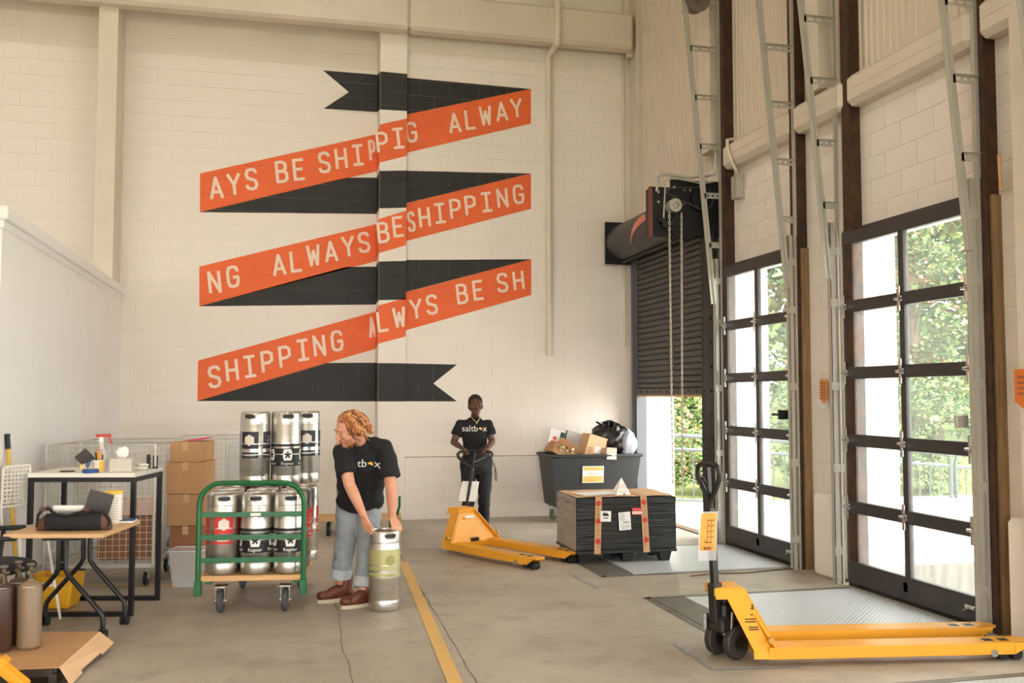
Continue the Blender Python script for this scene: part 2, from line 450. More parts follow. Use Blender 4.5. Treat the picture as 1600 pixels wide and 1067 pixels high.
# remaining shell
struct(MB().b2((-2.08, 7.5, 0), (-1.96, YL, 2.86)).build('wall_left', DRYWALL, smooth=0), 'low white drywall partition at the left')
cap = MB(); cap.b2((-2.12, 7.47, 2.86), (-1.92, YL, 2.96), .008); cap.b2((-2.1, 7.48, 2.80), (-1.945, YL, 2.86), .006)
struct(cap.build('trim_1', DRYWALL), 'white cap rail along the top of the partition')
struct(MB().b2((-12.2, -14.2, 0), (-12, 12.9, 8.6)).build('wall_far_left', WALL, smooth=0), 'far side wall of the warehouse')
rw = MB()
for a, b in ((-12.2, -11.4), (-6.6, -6), (-1.2, -.6), (4.4, 5.2)): rw.b2((a, -14.2, 0), (b, -14, 4.4))  # bay openings are unseen, widened to bring in more daylight
rw.b2((-12.2, -14.2, 4.4), (5.2, -14, 8.6))
struct(rw.build('wall_rear', WALL, smooth=0), 'rear wall behind the camera, its unseen bays opened wide for daylight')
struct(MB().b2((-12.2, -14.2, 8.6), (5.3, 12.95, 8.8)).build('ceiling', mat('pale ceiling', lin(206, 198, 186), .8), smooth=0), 'pale warehouse ceiling')
# beams, columns, corner trim
bm_ = MB()
def rbeam(m, p, q, r=.04):
    p = Vector(p); q = Vector(q); m.box((p+q)/2, [abs(q[i]-p[i]) for i in range(3)], r)
rbeam(bm_, (-4.6, 12.2, 6.36), (XP1, 12.44, 6.86)); rbeam(bm_, (XP1+.004, 12.2, 6.36), (4.66, 12.44, 6.86))
struct(bm_.build('trim_2', PAINT_ST), 'cream box beam across the top of the back wall')
br = MB(); br.b2((4.62, 12.36, 6.3), (4.70, 12.43, 6.92))
for k in range(6): br.cyl((4.66, 12.36, 6.36+k*.1), (4.66, 12.34, 6.36+k*.1), .02, n=6)
struct(br.build('trim_3', PAINT_ST), 'bolted end plate of the back wall beam')
cl = MB(); cl.b2((-2.22, 12.35, 0), (-2.0, 12.37, 7.6)); cl.b2((-2.13, 12.37, 0), (-2.09, 12.8, 7.6)); cl.b2((-2.22, 12.78, 0), (-1.99, 12.85, 7.6)); cl.b2((-2.012, 12.37, 0), (-2.0, 12.79, 7.6))
struct(cl.build('trim_4', PAINT_ST), 'cream steel column standing on the back wall behind the partition')
cc = MB(); cc.b2((4.72, 12.27, 3.4), (4.86, 12.56, 8.3)); cc.b2((4.735, 12.262, 3.4), (4.76, 12.27, 8.3))
struct(cc.build('trim_5', PAINT_ST), 'cream corner column above the roller shutter')
for n_, (a, b) in enumerate(((9.56, 8.16), (8.08, 7.26), (7.2, 5.68), (5.6, 4.6))):
    m = MB(); rbeam(m, (4.655, b, 4.06), (4.86, a, 4.33), .045); m.b2((4.651, b+.05, 4.19), (4.656, a-.05, 4.196))
    struct(m.build('trim_%d' % (6+n_), PAINT_ST), 'cream rounded beam segment over the dock doors')
for n_, (y, xx) in enumerate(((9.60, 4.7), (8.12, 4.7), (7.24, 4.7), (5.635, 4.7))):
    m = MB(); m.b2((xx, y-.045, 0), (xx+.1, y+.045, 8.2)); m.b2((xx-.012, y-.06, 0), (xx, y+.06, 8.2))
    struct(m.build('trim_%d' % (10+n_), RUST), 'rust brown steel post beside a dock door')
for n_, (y0, y1) in enumerate(((9.83, 10.13), (7.60, 7.82), (5.02, 5.25))):
    m = MB(); m.b2((4.66, y0, 4.36), (4.83, y1, 8.3)) if n_ < 2 else m.b2((4.62, y0, 0), (4.8, y1, 8.3))
    struct(m.build('trim_%d' % (14+n_), PAINT_ST), 'cream column face between the dock doors')
# chipped concrete plinths
for n_, (y0, y1, h) in enumerate(((7.47, 7.83, .74), (5.0, 5.46, .80), (9.66, 9.98, .74))):
    m = MB(); m.box((4.73, (y0+y1)/2, h/2), (.14, y1-y0, h), .03)
    struct(m.build('trim_%d' % (17+n_), WALL), 'chipped painted concrete plinth at the foot of a dock pier')
for n_, y in enumerate((8.055, 5.575)):
    m = MB(); m.b2((4.72, y-.005, 0), (4.8, y+.02, 2.98)); struct(m.build('trim_%d' % (20+n_), WOODJ), 'weathered timber jamb beside a dock door')
# pipes
def pipe(name, pts, r, m, label, cat='pipe'):
    P = []
    return tag(MB().tube(pts, r, 10).build(name, m), label, cat)
pipe('conduit_pipe', [(3.56, 12.17, 8.3), (3.56, 12.17, 6.42), (3.56, 12.2, 6.34), (3.53, 12.48, 6.28), (3.53, 12.518, 6.2), (3.53, 12.518, 2.15)], .045, PAINT_ST, 'thick cream pipe bent under the beam on the back wall')
pipe('conduit_pipe', [(4.62, 12.54, 8.0), (4.62, 12.54, 2.5), (4.62, 12.53, 2.42), (4.60, 12.5, 2.3)], .022, PAINT_ST, 'thin cream conduit on the back wall beside the corner')
# dock leveller plates
def plate_mat():
    m = bpy.data.materials.new('diamond tread steel'); m.use_nodes = True; nt = m.node_tree; L = nt.links.new
    b = nt.nodes['Principled BSDF']; b.inputs['Base Color'].default_value = lin(176, 180, 182); b.inputs['Metallic'].default_value = .1; b.inputs['Roughness'].default_value = .32
    tc = nt.nodes.new('ShaderNodeTexCoord'); mp = nt.nodes.new('ShaderNodeMapping'); mp.inputs['Rotation'].default_value = (0, 0, math.pi/4); mp.inputs['Scale'].default_value = (34, 34, 34)
    L(tc.outputs['Object'], mp.inputs['Vector']); ck = nt.nodes.new('ShaderNodeTexChecker'); ck.inputs['Scale'].default_value = 1
    L(mp.outputs[0], ck.inputs['Vector']); vo = nt.nodes.new('ShaderNodeTexVoronoi'); vo.inputs['Scale'].default_value = 1; vo.inputs['Randomness'].default_value = 0
    L(mp.outputs[0], vo.inputs['Vector'])
    mr = nt.nodes.new('ShaderNodeMapRange'); mr.inputs[1].default_value = .15; mr.inputs[2].default_value = .42; mr.inputs[3].default_value = 1; mr.inputs[4].default_value = 0
    L(vo.outputs['Distance'], mr.inputs[0])
    bp = nt.nodes.new('ShaderNodeBump'); bp.inputs['Strength'].default_value = .7; bp.inputs['Distance'].default_value = .006; L(mr.outputs[0], bp.inputs['Height']); L(bp.outputs[0], b.inputs['Normal'])
    mx = nt.nodes.new('ShaderNodeMix'); mx.data_type = 'RGBA'; mx.inputs[6].default_value = lin(186, 190, 193); mx.inputs[7].default_value = lin(226, 228, 229); L(mr.outputs[0], mx.inputs[0]); L(mx.outputs[2], b.inputs['Base Color'])
    return m
TREAD = plate_mat()
PITFR = mat('worn steel frame', lin(128, 122, 114), .5, metal=.5, var=.3, vscale=6)
def leveller(y0, y1, x0, label):
    t = thing('dock_leveler', label, 'dock plate', (0, 0, 0))
    MB().b2((x0, y0+.02, .001), (4.64, y1-.02, .006)).build('tread_plate', TREAD, t, 0)
    MB().b2((x0-.27, y0+.02, .001), (x0-.012, y1-.02, .0045)).build('side_plate', PITFR, t, 0)
    f = MB(); f.b2((x0-.31, y0-.06, .0005), (4.64, y0, .003)); f.b2((x0-.31, y1, .0005), (4.64, y1+.06, .003)); f.b2((x0-.33, y0-.06, .0005), (x0-.275, y1+.06, .003))
    f.build('pit_frame', PITFR, t, 0)
    return t
leveller(5.82, 7.2, 3.14, 'steel tread dock plate set in the floor before the nearest glazed door')
leveller(3.4, 4.74, 3.1, 'edge of a third dock plate at the lower right corner of the picture')
leveller(8.2, 9.62, 3.1, 'steel tread dock plate under the wrapped crate at the far glazed door')
m = MB(); m.b2((4.7, 10.0, -.02), (4.82, 12.3, .012)); tag(m.build('door_sill', mat('dirty sill', lin(110, 90, 70), .8, var=.3, vscale=8), smooth=0), 'dirty brown sill under the raised roller shutter', 'sill', kind='structure')
# unseen fill lamps under the ceiling, added to brighten the room
for i, x in enumerate((-8.5, -4.0, .5)):
    for j, y in enumerate((-9, -3, 3, 9)):
        t = thing('fill_lamp', 'added unseen fill lamp, %s from the mural wall, %s' % (('fourth', 'third', 'second', 'first')[j], ('far left bay', 'middle bay', 'bay beside the dock doors')[i]), 'lamp', (x, y, 8.2), group='added fill lamps under the ceiling')
        MB().box((0, 0, .06), (.34, 1.3, .08), .01).build('housing', WHITEP, t); MB().cyl((0, .4, .1), (0, .4, .4), .008, n=6).build('hanger', GALV, t)
        ld = bpy.data.lights.new('lamp', 'AREA'); ld.shape = 'RECTANGLE'; ld.size = .3; ld.size_y = 1.2; ld.energy = FILL_W; ld.color = FILL_COL
        lo = bpy.data.objects.new('fill_light', ld); COL.objects.link(lo); lo.parent = t; lo.location = (0, 0, .01)
# ------------------------------------------------------------------ mural
def clip_rect(poly, x0, x1, z0, z1):
    def cut(P, ins, inter):
        out = []
        for i in range(len(P)):
            a, b = P[i-1], P[i]; ia, ib = ins(a), ins(b)
            if ib:
                if not ia: out.append(inter(a, b))
                out.append(b)
            elif ia: out.append(inter(a, b))
        return out
    ix = lambda k: (lambda a, b: (k, a[1]+(b[1]-a[1])*(k-a[0])/(b[0]-a[0])))
    iz = lambda k: (lambda a, b: (a[0]+(b[0]-a[0])*(k-a[1])/(b[1]-a[1]), k))
    for ins, it in ((lambda p: p[0] >= x0, ix(x0)), (lambda p: p[0] <= x1, ix(x1)), (lambda p: p[1] >= z0, iz(z0)), (lambda p: p[1] <= z1, iz(z1))):
        poly = cut(poly, ins, it)
        if len(poly) < 3: return []
    return poly
LAYL = layout(-4.4, XP0, 0, 7.6); LAYR = layout(XP1, 4.84, .8, 7.6, off=.22); LAYP = [(XP0, XP1, i*.2, i*.2+.2) for i in range(38)]
def area2(P): return sum(P[i-1][0]*P[i][1]-P[i][0]*P[i-1][1] for i in range(len(P)))
def snap(x, X):      # the corners of the pilaster
    return XP0 if x in (586, 593) else (XP1 if x in (632, 635.5) else X)
def paint_flat(m, px, Y, lay):
    """px: convex polygons given in the photograph, painted on the wall plane Y; the block faces and the joints between them"""
    P = [(snap(x, at(x, y, Y=Y).x), at(x, y, Y=Y).z) for x, y in px]
    if area2(P) < 0: P = P[::-1]
    n = len(P); m.add([(p[0], Y+D-.0012, p[1]) for p in P], [tuple(range(n))])
    for (a, b, z0, z1) in lay:
        q = clip_rect(P, a+G/2, b-G/2, z0+G/2, z1-G/2)
        if len(q) >= 3: m.add([(p[0], Y-.0015, p[1]) for p in q], [tuple(range(len(q)))])
def paint_side(m, px):
    P = [V(XP0-.0015, YP-.001, at(x, y, Y=YP).z) if x > 589 else V(XP0-.0015, YL-.001, at(x, y, Y=YL).z) for x, y in px]
    m.add(P, [tuple(range(len(P)))])
STROKES = {
 'A': [[(0,0),(.5,1),(1,0)], [(.2,.3),(.8,.3)]], 'Y': [[(0,1),(.5,.48),(1,1)], [(.5,.48),(.5,0)]],
 'S': [[(.95,.82),(.82,.96),(.55,1),(.2,.96),(.06,.78),(.16,.58),(.5,.5),(.84,.42),(.95,.22),(.8,.04),(.5,0),(.16,.05),(.03,.2)]],
 'B': [[(.06,0),(.06,1),(.6,1),(.86,.9),(.88,.66),(.64,.53),(.06,.53)], [(.64,.53),(.93,.42),(.95,.13),(.68,0),(.06,0)]],
 'E': [[(.92,1),(.08,1),(.08,0),(.92,0)], [(.08,.52),(.78,.52)]], 'H': [[(.06,0),(.06,1)], [(.94,0),(.94,1)], [(.06,.5),(.94,.5)]],
 'I': [[(.5,0),(.5,1)], [(.05,1),(.95,1)], [(.05,0),(.95,0)]], 'P': [[(.06,0),(.06,1),(.62,1),(.93,.88),(.93,.56),(.62,.44),(.06,.44)]],
 'G': [[(.94,.78),(.82,.95),(.5,1),(.18,.95),(.05,.75),(.05,.25),(.18,.05),(.5,0),(.82,.05),(.94,.25),(.94,.47),(.55,.47)]],
 'L': [[(.1,1),(.1,0),(.94,0)]], 'W': [[(0,1),(.22,0),(.5,.72),(.78,0),(1,1)]], 'N': [[(.06,0),(.06,1),(.94,0),(.94,1)]]}
def letter(m, ch, o, ax, ay, sw, zoff, hw=.5, clip=None):
    """monoline capital built from overlapping stroke bars with round joints, cell 1 x 1 centred on o"""
    o = Vector(o); ax = Vector(ax); ay = Vector(ay); n = ax.cross(ay).normalized()
    lx, ly = ax.length, ay.length; k = 0
    for st in STROKES[ch]:
        for a, b in zip(st[:-1], st[1:]):
            A = o+ax*(a[0]-.5)+ay*(a[1]-.5); B = o+ax*(b[0]-.5)+ay*(b[1]-.5)
            d = (B-A); 
            if d.length < 1e-6: continue
            d.normalize(); s = n.cross(d)*sw/2; e = d*sw*.2; z = n*(zoff+.0002*k); k += 1
            m.add([A-e-s+z, B+e-s+z, B+e+s+z, A-e+s+z], [(0,1,2,3)])
        for p in st[1:-1]:
            C = o+ax*(p[0]-.5)+ay*(p[1]-.5)+n*(zoff+.0002*k); k += 1
            m.add([C+(ax.normalized()*math.cos(t)+ay.normalized()*math.sin(t))*sw/2 for t in [2*math.pi*i/10 for i in range(10)]], [tuple(range(10))])
c8 = lambda x, y: (280+x/1.905, 90+y/1.905)
def ribbon(name, label, mt, left=(), side=(), front=(), right=()):
    o = MB()
    for P in left: paint_flat(o, P, YL, LAYL)
    for P in side: paint_side(o, P)
    for P in front: paint_flat(o, P, YP, LAYP)
    for P in right: paint_flat(o, P, YR, LAYR)
    t = thing(name, label, 'mural ribbon', at(600, label and 600, Y=YP) if False else (0, 0, 0), group='painted ribbons of the wall mural')
    o.build('paint', mt, t, 0)
    return t
ribbon('mural_ribbon', 'black ribbon tail with notched left end at the top of the wall mural', BLACKP,
   left=[[(504.7,110),(586,116.5),(586,146),(545,144)], [(545,144),(586,146),(586,175),(505.7,169.8)]],
   side=[[(586,116.5),(593,111.5),(593,171),(586,175)]], front=[[(593,111.5),(635.5,115.5),(635.5,173.5),(593,171)]], right=[[(632,121.2),(829,139),(632,178.9)]])
R1 = ribbon('mural_ribbon', 'topmost orange mural ribbon, lettered AYS BE SHIPPIG ALWAY', ORANGE,
   left=[[(312.5,271),(586,209.5),(586,267.5),(312.5,331.5)]], side=[[(586,209.5),(593,194.5),(593,254),(586,267.5)]],
   front=[[(593,194.5),(635.5,185),(635.5,243.5),(593,254)]], right=[[(632,179),(829.6,139),(829.6,193),(632,239)]])
ribbon('mural_ribbon', 'black mural fold between the first and second orange ribbons', BLACKP,
   left=[[(312.5,331.5),(542,277.5),(586,277.4),(586,334.2)]], side=[[(586,277.4),(593,267),(593,325.5),(586,334.2)]],
   front=[[(593,267),(635.5,266.4),(635.5,324.5),(593,325.5)]], right=[[(632,266.7),(829,271),(632,317.6)]])
R2 = ribbon('mural_ribbon', 'middle orange mural ribbon, lettered NG ALWAYS BE SHIPPING', ORANGE,
   left=[[(311.5,416.5),(586,350),(586,408),(311.5,478.5)]], side=[[(586,350),(593,342),(593,395.5),(586,408)]],
   front=[[(593,342),(635.5,329),(635.5,383),(593,395.5)]], right=[[(632,317.8),(829.6,271),(829.6,326.2),(632,377)]])
ribbon('mural_ribbon', 'black mural fold between the second and third orange ribbons', BLACKP,
   left=[[(311.5,478.5),(541,417),(586,416.5),(586,475.8)]], side=[[(586,416.5),(593,408.6),(593,469),(586,475.8)]],
   front=[[(593,408.6),(635.5,407.6),(635.5,468),(593,469)]], right=[[(632,406.2),(830,405),(632,456.6)]])
R3 = ribbon('mural_ribbon', 'lowest orange mural ribbon, lettered SHIPPING ALWYS BE SH', ORANGE,
   left=[[(309.4,563.5),(586,487),(586,545),(308.3,626.5)]], side=[[(586,487),(593,477.4),(593,537),(586,545)]],
   front=[[(593,477.4),(635.5,465),(635.5,525.7),(593,537)]], right=[[(632,457),(830,405),(830,461),(632,516.5)]])
ribbon('mural_ribbon', 'black ribbon tail with notched right end at the bottom of the mural', BLACKP,
   left=[[(308.3,626.5),(511,567),(586,566.6),(586,627)]], side=[[(586,566.6),(593,567.2),(593,627.2),(586,627)]],
   front=[[(593,567.2),(635.5,567.6),(635.5,627.2),(593,627.2)]], right=[[(632,567.8),(714,569.5),(677,599),(632,599)], [(632,599),(677,599),(714,627),(632,627)]])
ROWS = [(R1, [('A',110,388),('Y',163,377),('S',215,362),('B',305,340),('E',356,333),('S',432,312),('H',482,300),('I',532,290),('P',583,276),('P',604,252),('I',652,240),('G',691,222),('A',820,195),('L',866,184),('W',912,172),('A',960,161),('Y',1004,150)]),
        (R2, [('N',105,668),('G',160,652),('A',297,617),('L',347,606),('W',400,588),('A',452,577),('Y',503,562),('S',550,550),('B',607,520),('E',652,503),('S',684,488),('H',730,475),('I',776,463),('P',822,450),('P',867,440),('I',915,430),('N',962,418),('G',1010,407)]),
        (R3, [('S',105,950),('H',157,930),('I',210,919),('P',262,905),('P',315,890),('I',368,870),('N',417,857),('G',470,843),('A',581,803),('L',605,785),('W',655,772),('Y',705,748),('S',752,735),('B',842,703),('E',890,692),('S',962,670),('H',1010,663)])]
for R_, row in ROWS:
    for ch, cx_, cy_ in row:
        x, y = c8(cx_, cy_); m = MB()
        hpx = 31-4.5*(x-320)/500; wpx = hpx*.56
        if 584.5 < x < 590: x, wpx = 581.6, 8.0       # squeezed into the corner beside the pilaster
        if True:
            Y = YL if x < 586 else (YP if x < 635 else YR)
            p = at(x, y, Y=Y-.003); q = at(x+wpx, y, Y=Y-.003); h = (at(x, y-hpx, Y=Y).z-p.z); wd = q.x-p.x
            if ch == 'S' and 636 < x < 642: wd *= .62; p.x += .03
            letter(m, ch, p, (wd, 0, wd*.16), (-h*.11, 0, h), h*.155, 0.0)
        m.build('letter', LETTER, R_, 0)
# ------------------------------------------------------------------ glazed sectional doors
def hinge_mesh():
    m = MB(); m.box((0,0,0), (.02, .06, .05), .006); m.box((-.01,0,.06), (.012, .03, .08), .004); m.box((-.01,0,-.06), (.012, .03, .08), .004); m.cyl((-.02,-.035,0), (-.02,.035,0), .012, n=8)
    return m.mesh('hinge', CHROME)
HINGE = hinge_mesh()
def glazed_door(name, y0, y1, label, zt=3.0):
    d = thing(name, label, 'door', (0,0,0)); d['kind'] = 'structure'; del d['category']
    X0, X1 = 4.69, 4.735; yc = (y0+y1)/2
    def part(nm, p, q, m=DARKFR, b=.004): return MB().b2(p, q, b).build(nm, m, d)
    for y in (y0+.03, yc, y1-.03): part('stile', (X0, y-.032, .04), (X1, y+.032, zt-.02))
    rails = [(.03, .21)]+[(z-.05, z+.05) for z in (.665, 1.225, 1.79, 2.355)]+[(2.885, zt)]
    for a, b in rails: part('rail', (X0-.006, y0+.002, a), (X1+.004, y1-.002, b))
    for (a, b), (c, e) in zip(rails[:-1], rails[1:]):
        for ya, yb in ((y0+.06, yc-.03), (yc+.03, y1-.06)):
            MB().b2((4.708, ya-.004, b-.004), (4.714, yb+.004, c+.004)).build('pane', GLASS, d, 0)
    for z in (.665, 1.225, 1.79, 2.355):
        for y in (y0+.04, yc, y1-.04): link('hinge', HINGE, d, (X0-.014, y, z))
    m = MB(); m.box((X0-.004, yc+.02, .13), (.004, .05, .07)); m.build('decal', WHITEP, d)
    m = MB(); m.box((X0-.03, y0+.06, .14), (.04, .1, .03), .006); m.cyl((X0-.05, y0+.05, .14), (X0-.02, y0+.16, .10), .008, n=6); m.build('bottom_fixture', CHROME, d)
    part('seal', (X0+.005, y0, .0), (X1, y1, .03), BLACKR, 0)
    part('head_frame', (X0+.03, y0-.04, zt), (4.8, y1+.04, zt+.025), DARKFR)
    return d
door1 = glazed_door('door_1', 5.74, 7.33, 'large glazed sectional dock door nearest the camera with dark frame')
door2 = glazed_door('door_2', 8.17, 9.6, 'second glazed sectional dock door, between shutter and block pier')
door4 = glazed_door('door_4', 3.42, 4.90, 'third glazed sectional dock door, just outside the right edge of the picture')
def track(door, y, side):
    """vertical track, tilted lift track and the slotted brackets between them"""
    m = MB(); m.b2((4.605, y-.02, 0), (4.65, y-.014, 3.1)); m.b2((4.605, y-.02, 0), (4.611, y+.03, 3.1)); m.b2((4.668, y-.03, 0), (4.69, y-.024, 3.1)); m.b2((4.685, y-.03, 0), (4.69, y+.03, 8.1)); m.b2((4.66, y-.036, 3.1), (4.69, y-.03, 8.1))
    t = m.build('track', GALV, door, 0)
    m = MB(); m.bar((4.61, y-.005, 2.6), (4.24, y-.005, 6.6), .05, .022); m.bar((4.588, y-.005, 2.6), (4.218, y-.005, 6.6), .006, .045)
    m.build('lift_track', GALV, door, 0)
    k = 0; z = 3.25
    while z < 6.2:
        xt = 4.61-(z-2.6)*.0925; mm = MB()
        mm.b2((xt-.01, y-.03, z-.035), (4.69, y-.026, z-.012)); mm.b2((xt-.01, y-.03, z+.006), (4.69, y-.026, z+.026)); mm.b2((xt-.01, y-.05, z+.022), (4.69, y-.026, z+.026))
        for fx in (0, .33, .66, .97):
            xa = xt-.01+(4.69-xt-.02)*fx; mm.b2((xa, y-.03, z-.012), (xa+.03, y-.026, z+.006))
        mm.build('bracket', GALV, door, 0); z += .545; k += 1
    for z in (.28, .98, 1.68, 2.4, 2.85):
        mm = MB(); mm.b2((4.6, y-.026, z-.035), (4.70, y-.021, z+.035), .002); mm.b2((4.63, y-.028, z-.008), (4.67, y-.026, z+.008)); mm.build('bracket', GALV, door, 0)
    return t
for d, a, b in ((door1, 5.66, 7.40), (door2, 8.10, 9.67), (door4, 3.34, 4.965)):
    track(d, a, -1); track(d, b, 1)
m = MB(); m.box((4.62, 5.80, 1.42), (.10, .03, .09), .006); m.box((4.56, 5.84, 1.42), (.07, .02, .02), .004); m.build('slide_lock', GALV, door1)
m = MB(); m.box((4.62, 8.25, 1.42), (.10, .03, .09), .006); m.box((4.56, 8.29, 1.42), (.07, .02, .02), .004); m.build('slide_lock', BLACKM, door2)
m = MB(); m.cyl((4.42, 9.62, 5.98), (4.42, 9.74, 5.98), .13, n=24); m.cyl((4.42, 9.60, 5.98), (4.42, 9.62, 5.98), .15, n=24); m.cyl((4.42, 9.5, 5.98), (4.42, 10.0, 5.98), .02, n=8); m.cyl((4.42, 9.585, 5.98), (4.42, 9.6, 5.98), .05, n=12)
m.build('cable_drum', mat('grey drum', lin(120, 112, 102), .5, metal=.4), door2)
# ------------------------------------------------------------------ roller shutter
sh = thing('door_3', 'charcoal roller shutter raised half way at the far corner', None, (0,0,0)); sh['kind'] = 'structure'
sl = MB(); prof = [(4.70, -.002), (4.684, .010), (4.676, .036), (4.684, .064), (4.70, .0735), (4.715, .0735), (4.715, -.002)]
sl.add([(x, 10.14, z) for x, z in prof]+[(x, 12.24, z) for x, z in prof], [(i, (i+1) % 7, 7+(i+1) % 7, 7+i) for i in range(7)]+[tuple(range(7)), tuple(range(7, 14))[::-1]])
slm = sl.mesh('slat', SHUT, 60)
z = 1.69
while z < 3.5: link('slat', slm, sh, (0, 0, z)); z += .0735
m = MB(); m.b2((4.67, 10.14, 1.61), (4.73, 12.24, 1.69), .006)
for k in range(9): m.cyl((4.67, 10.3+k*.22, 1.65), (4.655, 10.3+k*.22, 1.65), .014, n=6)
m.build('bottom_bar', SHUT, sh); MB().b2((4.68, 10.14, 1.585), (4.72, 12.24, 1.61)).build('bottom_seal', mat('tan seal', lin(196, 160, 112), .7), sh)
m = MB(); m.b2((4.655, 9.76, 0), (4.665, 10.13, 3.46)); m.b2((4.665, 10.08, 0), (4.8, 10.14, 3.46)); m.b2((4.64, 9.76, 0), (4.655, 9.80, 3.46))
for k in range(12): m.cyl((4.655, 9.88, .3+k*.27), (4.645, 9.88, .3+k*.27), .018, n=6)
m.build('guide', BLACKM, sh)
m = MB(); m.b2((4.66, 12.2, 0), (4.8, 12.3, 3.46)); m.b2((4.64, 12.26, 0), (4.66, 12.34, 3.46)); m.build('guide', mat('blue grey guide', lin(92, 96, 100), .5, metal=.2), sh)
hood = MB(); pr = [(4.78, 3.96)]+[(4.56+.25*math.cos(t), 3.70+.25*math.sin(t)) for t in [math.pi*(.45+1.0*i/14) for i in range(15)]]+[(4.74, 3.45)]
N = len(pr); hood.add([(x, 9.98, z) for x, z in pr]+[(x, 12.42, z) for x, z in pr], [(i, i+1, N+i+1, N+i) for i in range(N-1)]+[tuple(range(N)), tuple(range(N, 2*N))[::-1]])
HOODM = mat('charcoal hood', lin(72, 69, 66), .45, metal=.3)
hood.build('hood', HOODM, sh); MB().b2((4.3, 12.40, 3.40), (4.8, 12.44, 3.98)).build('end_plate', BLACKM, sh)
MB().bar((4.55, 12.4, 3.43), (4.55, 10.0, 3.43), .05, .02).build('hood_rail', SHUT, sh)
m = MB(); m.b2((4.22, 9.93, 3.40), (4.80, 9.97, 4.02)); m.b2((3.98, 9.90, 3.36), (4.42, 9.93, 3.92)); m.b2((3.985, 9.93, 3.40), (4.0, 10.1, 3.92)); m.build('drive_bracket', BLACKM, sh)
MB().b2((3.955, 9.895, 3.36), (3.982, 9.96, 3.92)).build('bracket_edge', mat('dull red edge', lin(122, 70, 58), .6), sh)
m = MB(); m.cyl((4.56, 9.93, 3.80), (4.56, 9.86, 3.80), .115, n=24); m.cyl((4.56, 9.86, 3.80), (4.56, 9.84, 3.80), .03, n=12); m.build('sprocket', BLACKM, sh); MB().cyl((4.56, 9.84, 3.8), (4.56, 9.83, 3.8), .022, n=12).build('sprocket_nut', CHROME, sh)
belt = []
for k in range(13): t = -math.pi/2+math.pi*k/12; belt.append((4.56+.13*math.cos(t), 9.85, 3.80+.13*math.sin(t)))
for k in range(7): t = math.pi/2+math.pi*k/6; belt.append((4.17+.035*math.cos(t), 9.85, 3.86+.035*math.sin(t)))
MB().tube(belt, .008, 6, closed=True).build('drive_chain', mat('oily chain', lin(92, 84, 74), .5, metal=.6), sh)
m = MB(); m.cyl((4.21, 9.9, 3.70), (4.21, 9.78, 3.70), .075, n=20); m.build('chain_wheel', GALV, sh); m = MB(); m.box((4.21, 9.77, 3.70), (.06, .03, .06), .005, Euler((0, .78, 0)).to_matrix()); m.cyl((4.21, 9.77, 3.7), (4.21, 9.745, 3.7), .02, n=10); m.build('wheel_hub', CHROME, sh)
m = MB(); m.cyl((4.20, 9.80, 3.50), (4.20, 10.0, 3.50), .065, n=14); m.box((4.12, 9.84, 3.50), (.1, .08, .09), .01); m.box((4.06, 9.84, 3.54), (.05, .07, .05), .01); m.cyl((4.25, 9.84, 3.6), (4.16, 9.8, 3.44), .03, n=8); m.build('brake_unit', BLACKM, sh)
for dx, dz in ((4.36, 3.9), (4.43, 3.9), (4.36, 3.74), (4.43, 3.74), (4.05, 3.86), (4.05, 3.75), (4.24, 3.92)):
    MB().cyl((dx, 9.9, dz), (dx, 9.885, dz), .016, n=8).build('bolt', CHROME, sh)
m = MB(); o = at(993, 352, Y=10.6)
arc = [(4.312-.0, 10.55+.0, 3.70)]
lg = []
for i in range(9): t = i/8; lg.append((10.95+.62*t, 3.76-.02*t-.17*t*t))
P = [(y, z+.12*math.sin(math.pi*min(1, i/6.5))**.7) for i, (y, z) in enumerate(lg)]; Q = [(y, z-.02) for y, z in lg]
def hoodx(z): c = (z-3.70)/.25; return 4.56-.25*math.sqrt(max(0, 1-c*c))-.004
K = 8
m.add([(hoodx(q[1]+(p[1]-q[1])*j/K), p[0], q[1]+(p[1]-q[1])*j/K) for p, q in zip(P, Q) for j in range(K+1)], [(i*(K+1)+j, (i+1)*(K+1)+j, (i+1)*(K+1)+j+1, i*(K+1)+j+1) for i in range(8) for j in range(K)])
m.build('logo_decal', mat('salmon decal', lin(226, 138, 118), .6), sh, 0)
# hand chains: linked rings
def chain(p, q, pitch=.034, r=.0045, sag=None):
    mb = MB(); pts = []
    p = Vector(p); q = Vector(q); n = int((q-p).length/pitch)
    for i in range(n):
        c = p+(q-p)*((i+.5)/n); zax = (q-p).normalized(); x = Vector((1,0,0)) if i % 2 else Vector((0,1,0))
        ring = []
        for k in range(8): t = 2*math.pi*k/8; ring.append(c+zax*(math.cos(t)*pitch*.66)+x*(math.sin(t)*.011))
        mb.tube(ring, r, 4, closed=True)
    return mb
for a in (4.14, 4.285):
    mb = chain((a, 9.8, 3.62), (a+(.012 if a < 4.2 else -.02), 9.8, .62)); mb.build('hand_chain', mat('zinc chain', lin(196, 188, 172), .4, metal=.5), sh)
mb = MB(); lo_ = []
for k in range(15): t = math.pi*k/14; lo_.append((4.2085-.056*math.cos(t), 9.8, .62-.1*math.sin(t)))
for a, b in zip(lo_[:-1], lo_[1:]):
    for i, (v, e, f) in enumerate(zip(*[c_ for c_ in (lambda mm: ([mm.v], [mm.f], [0]))(chain(a, b))])): mb.add(v, e)
mb.build('hand_chain_loop', MATS['zinc chain'], sh)
chain((4.6, 9.95, 3.2), (4.6, 9.95, .9), .03).build('guide_chain', mat('dark chain', lin(70, 66, 60), .5, metal=.5), sh)
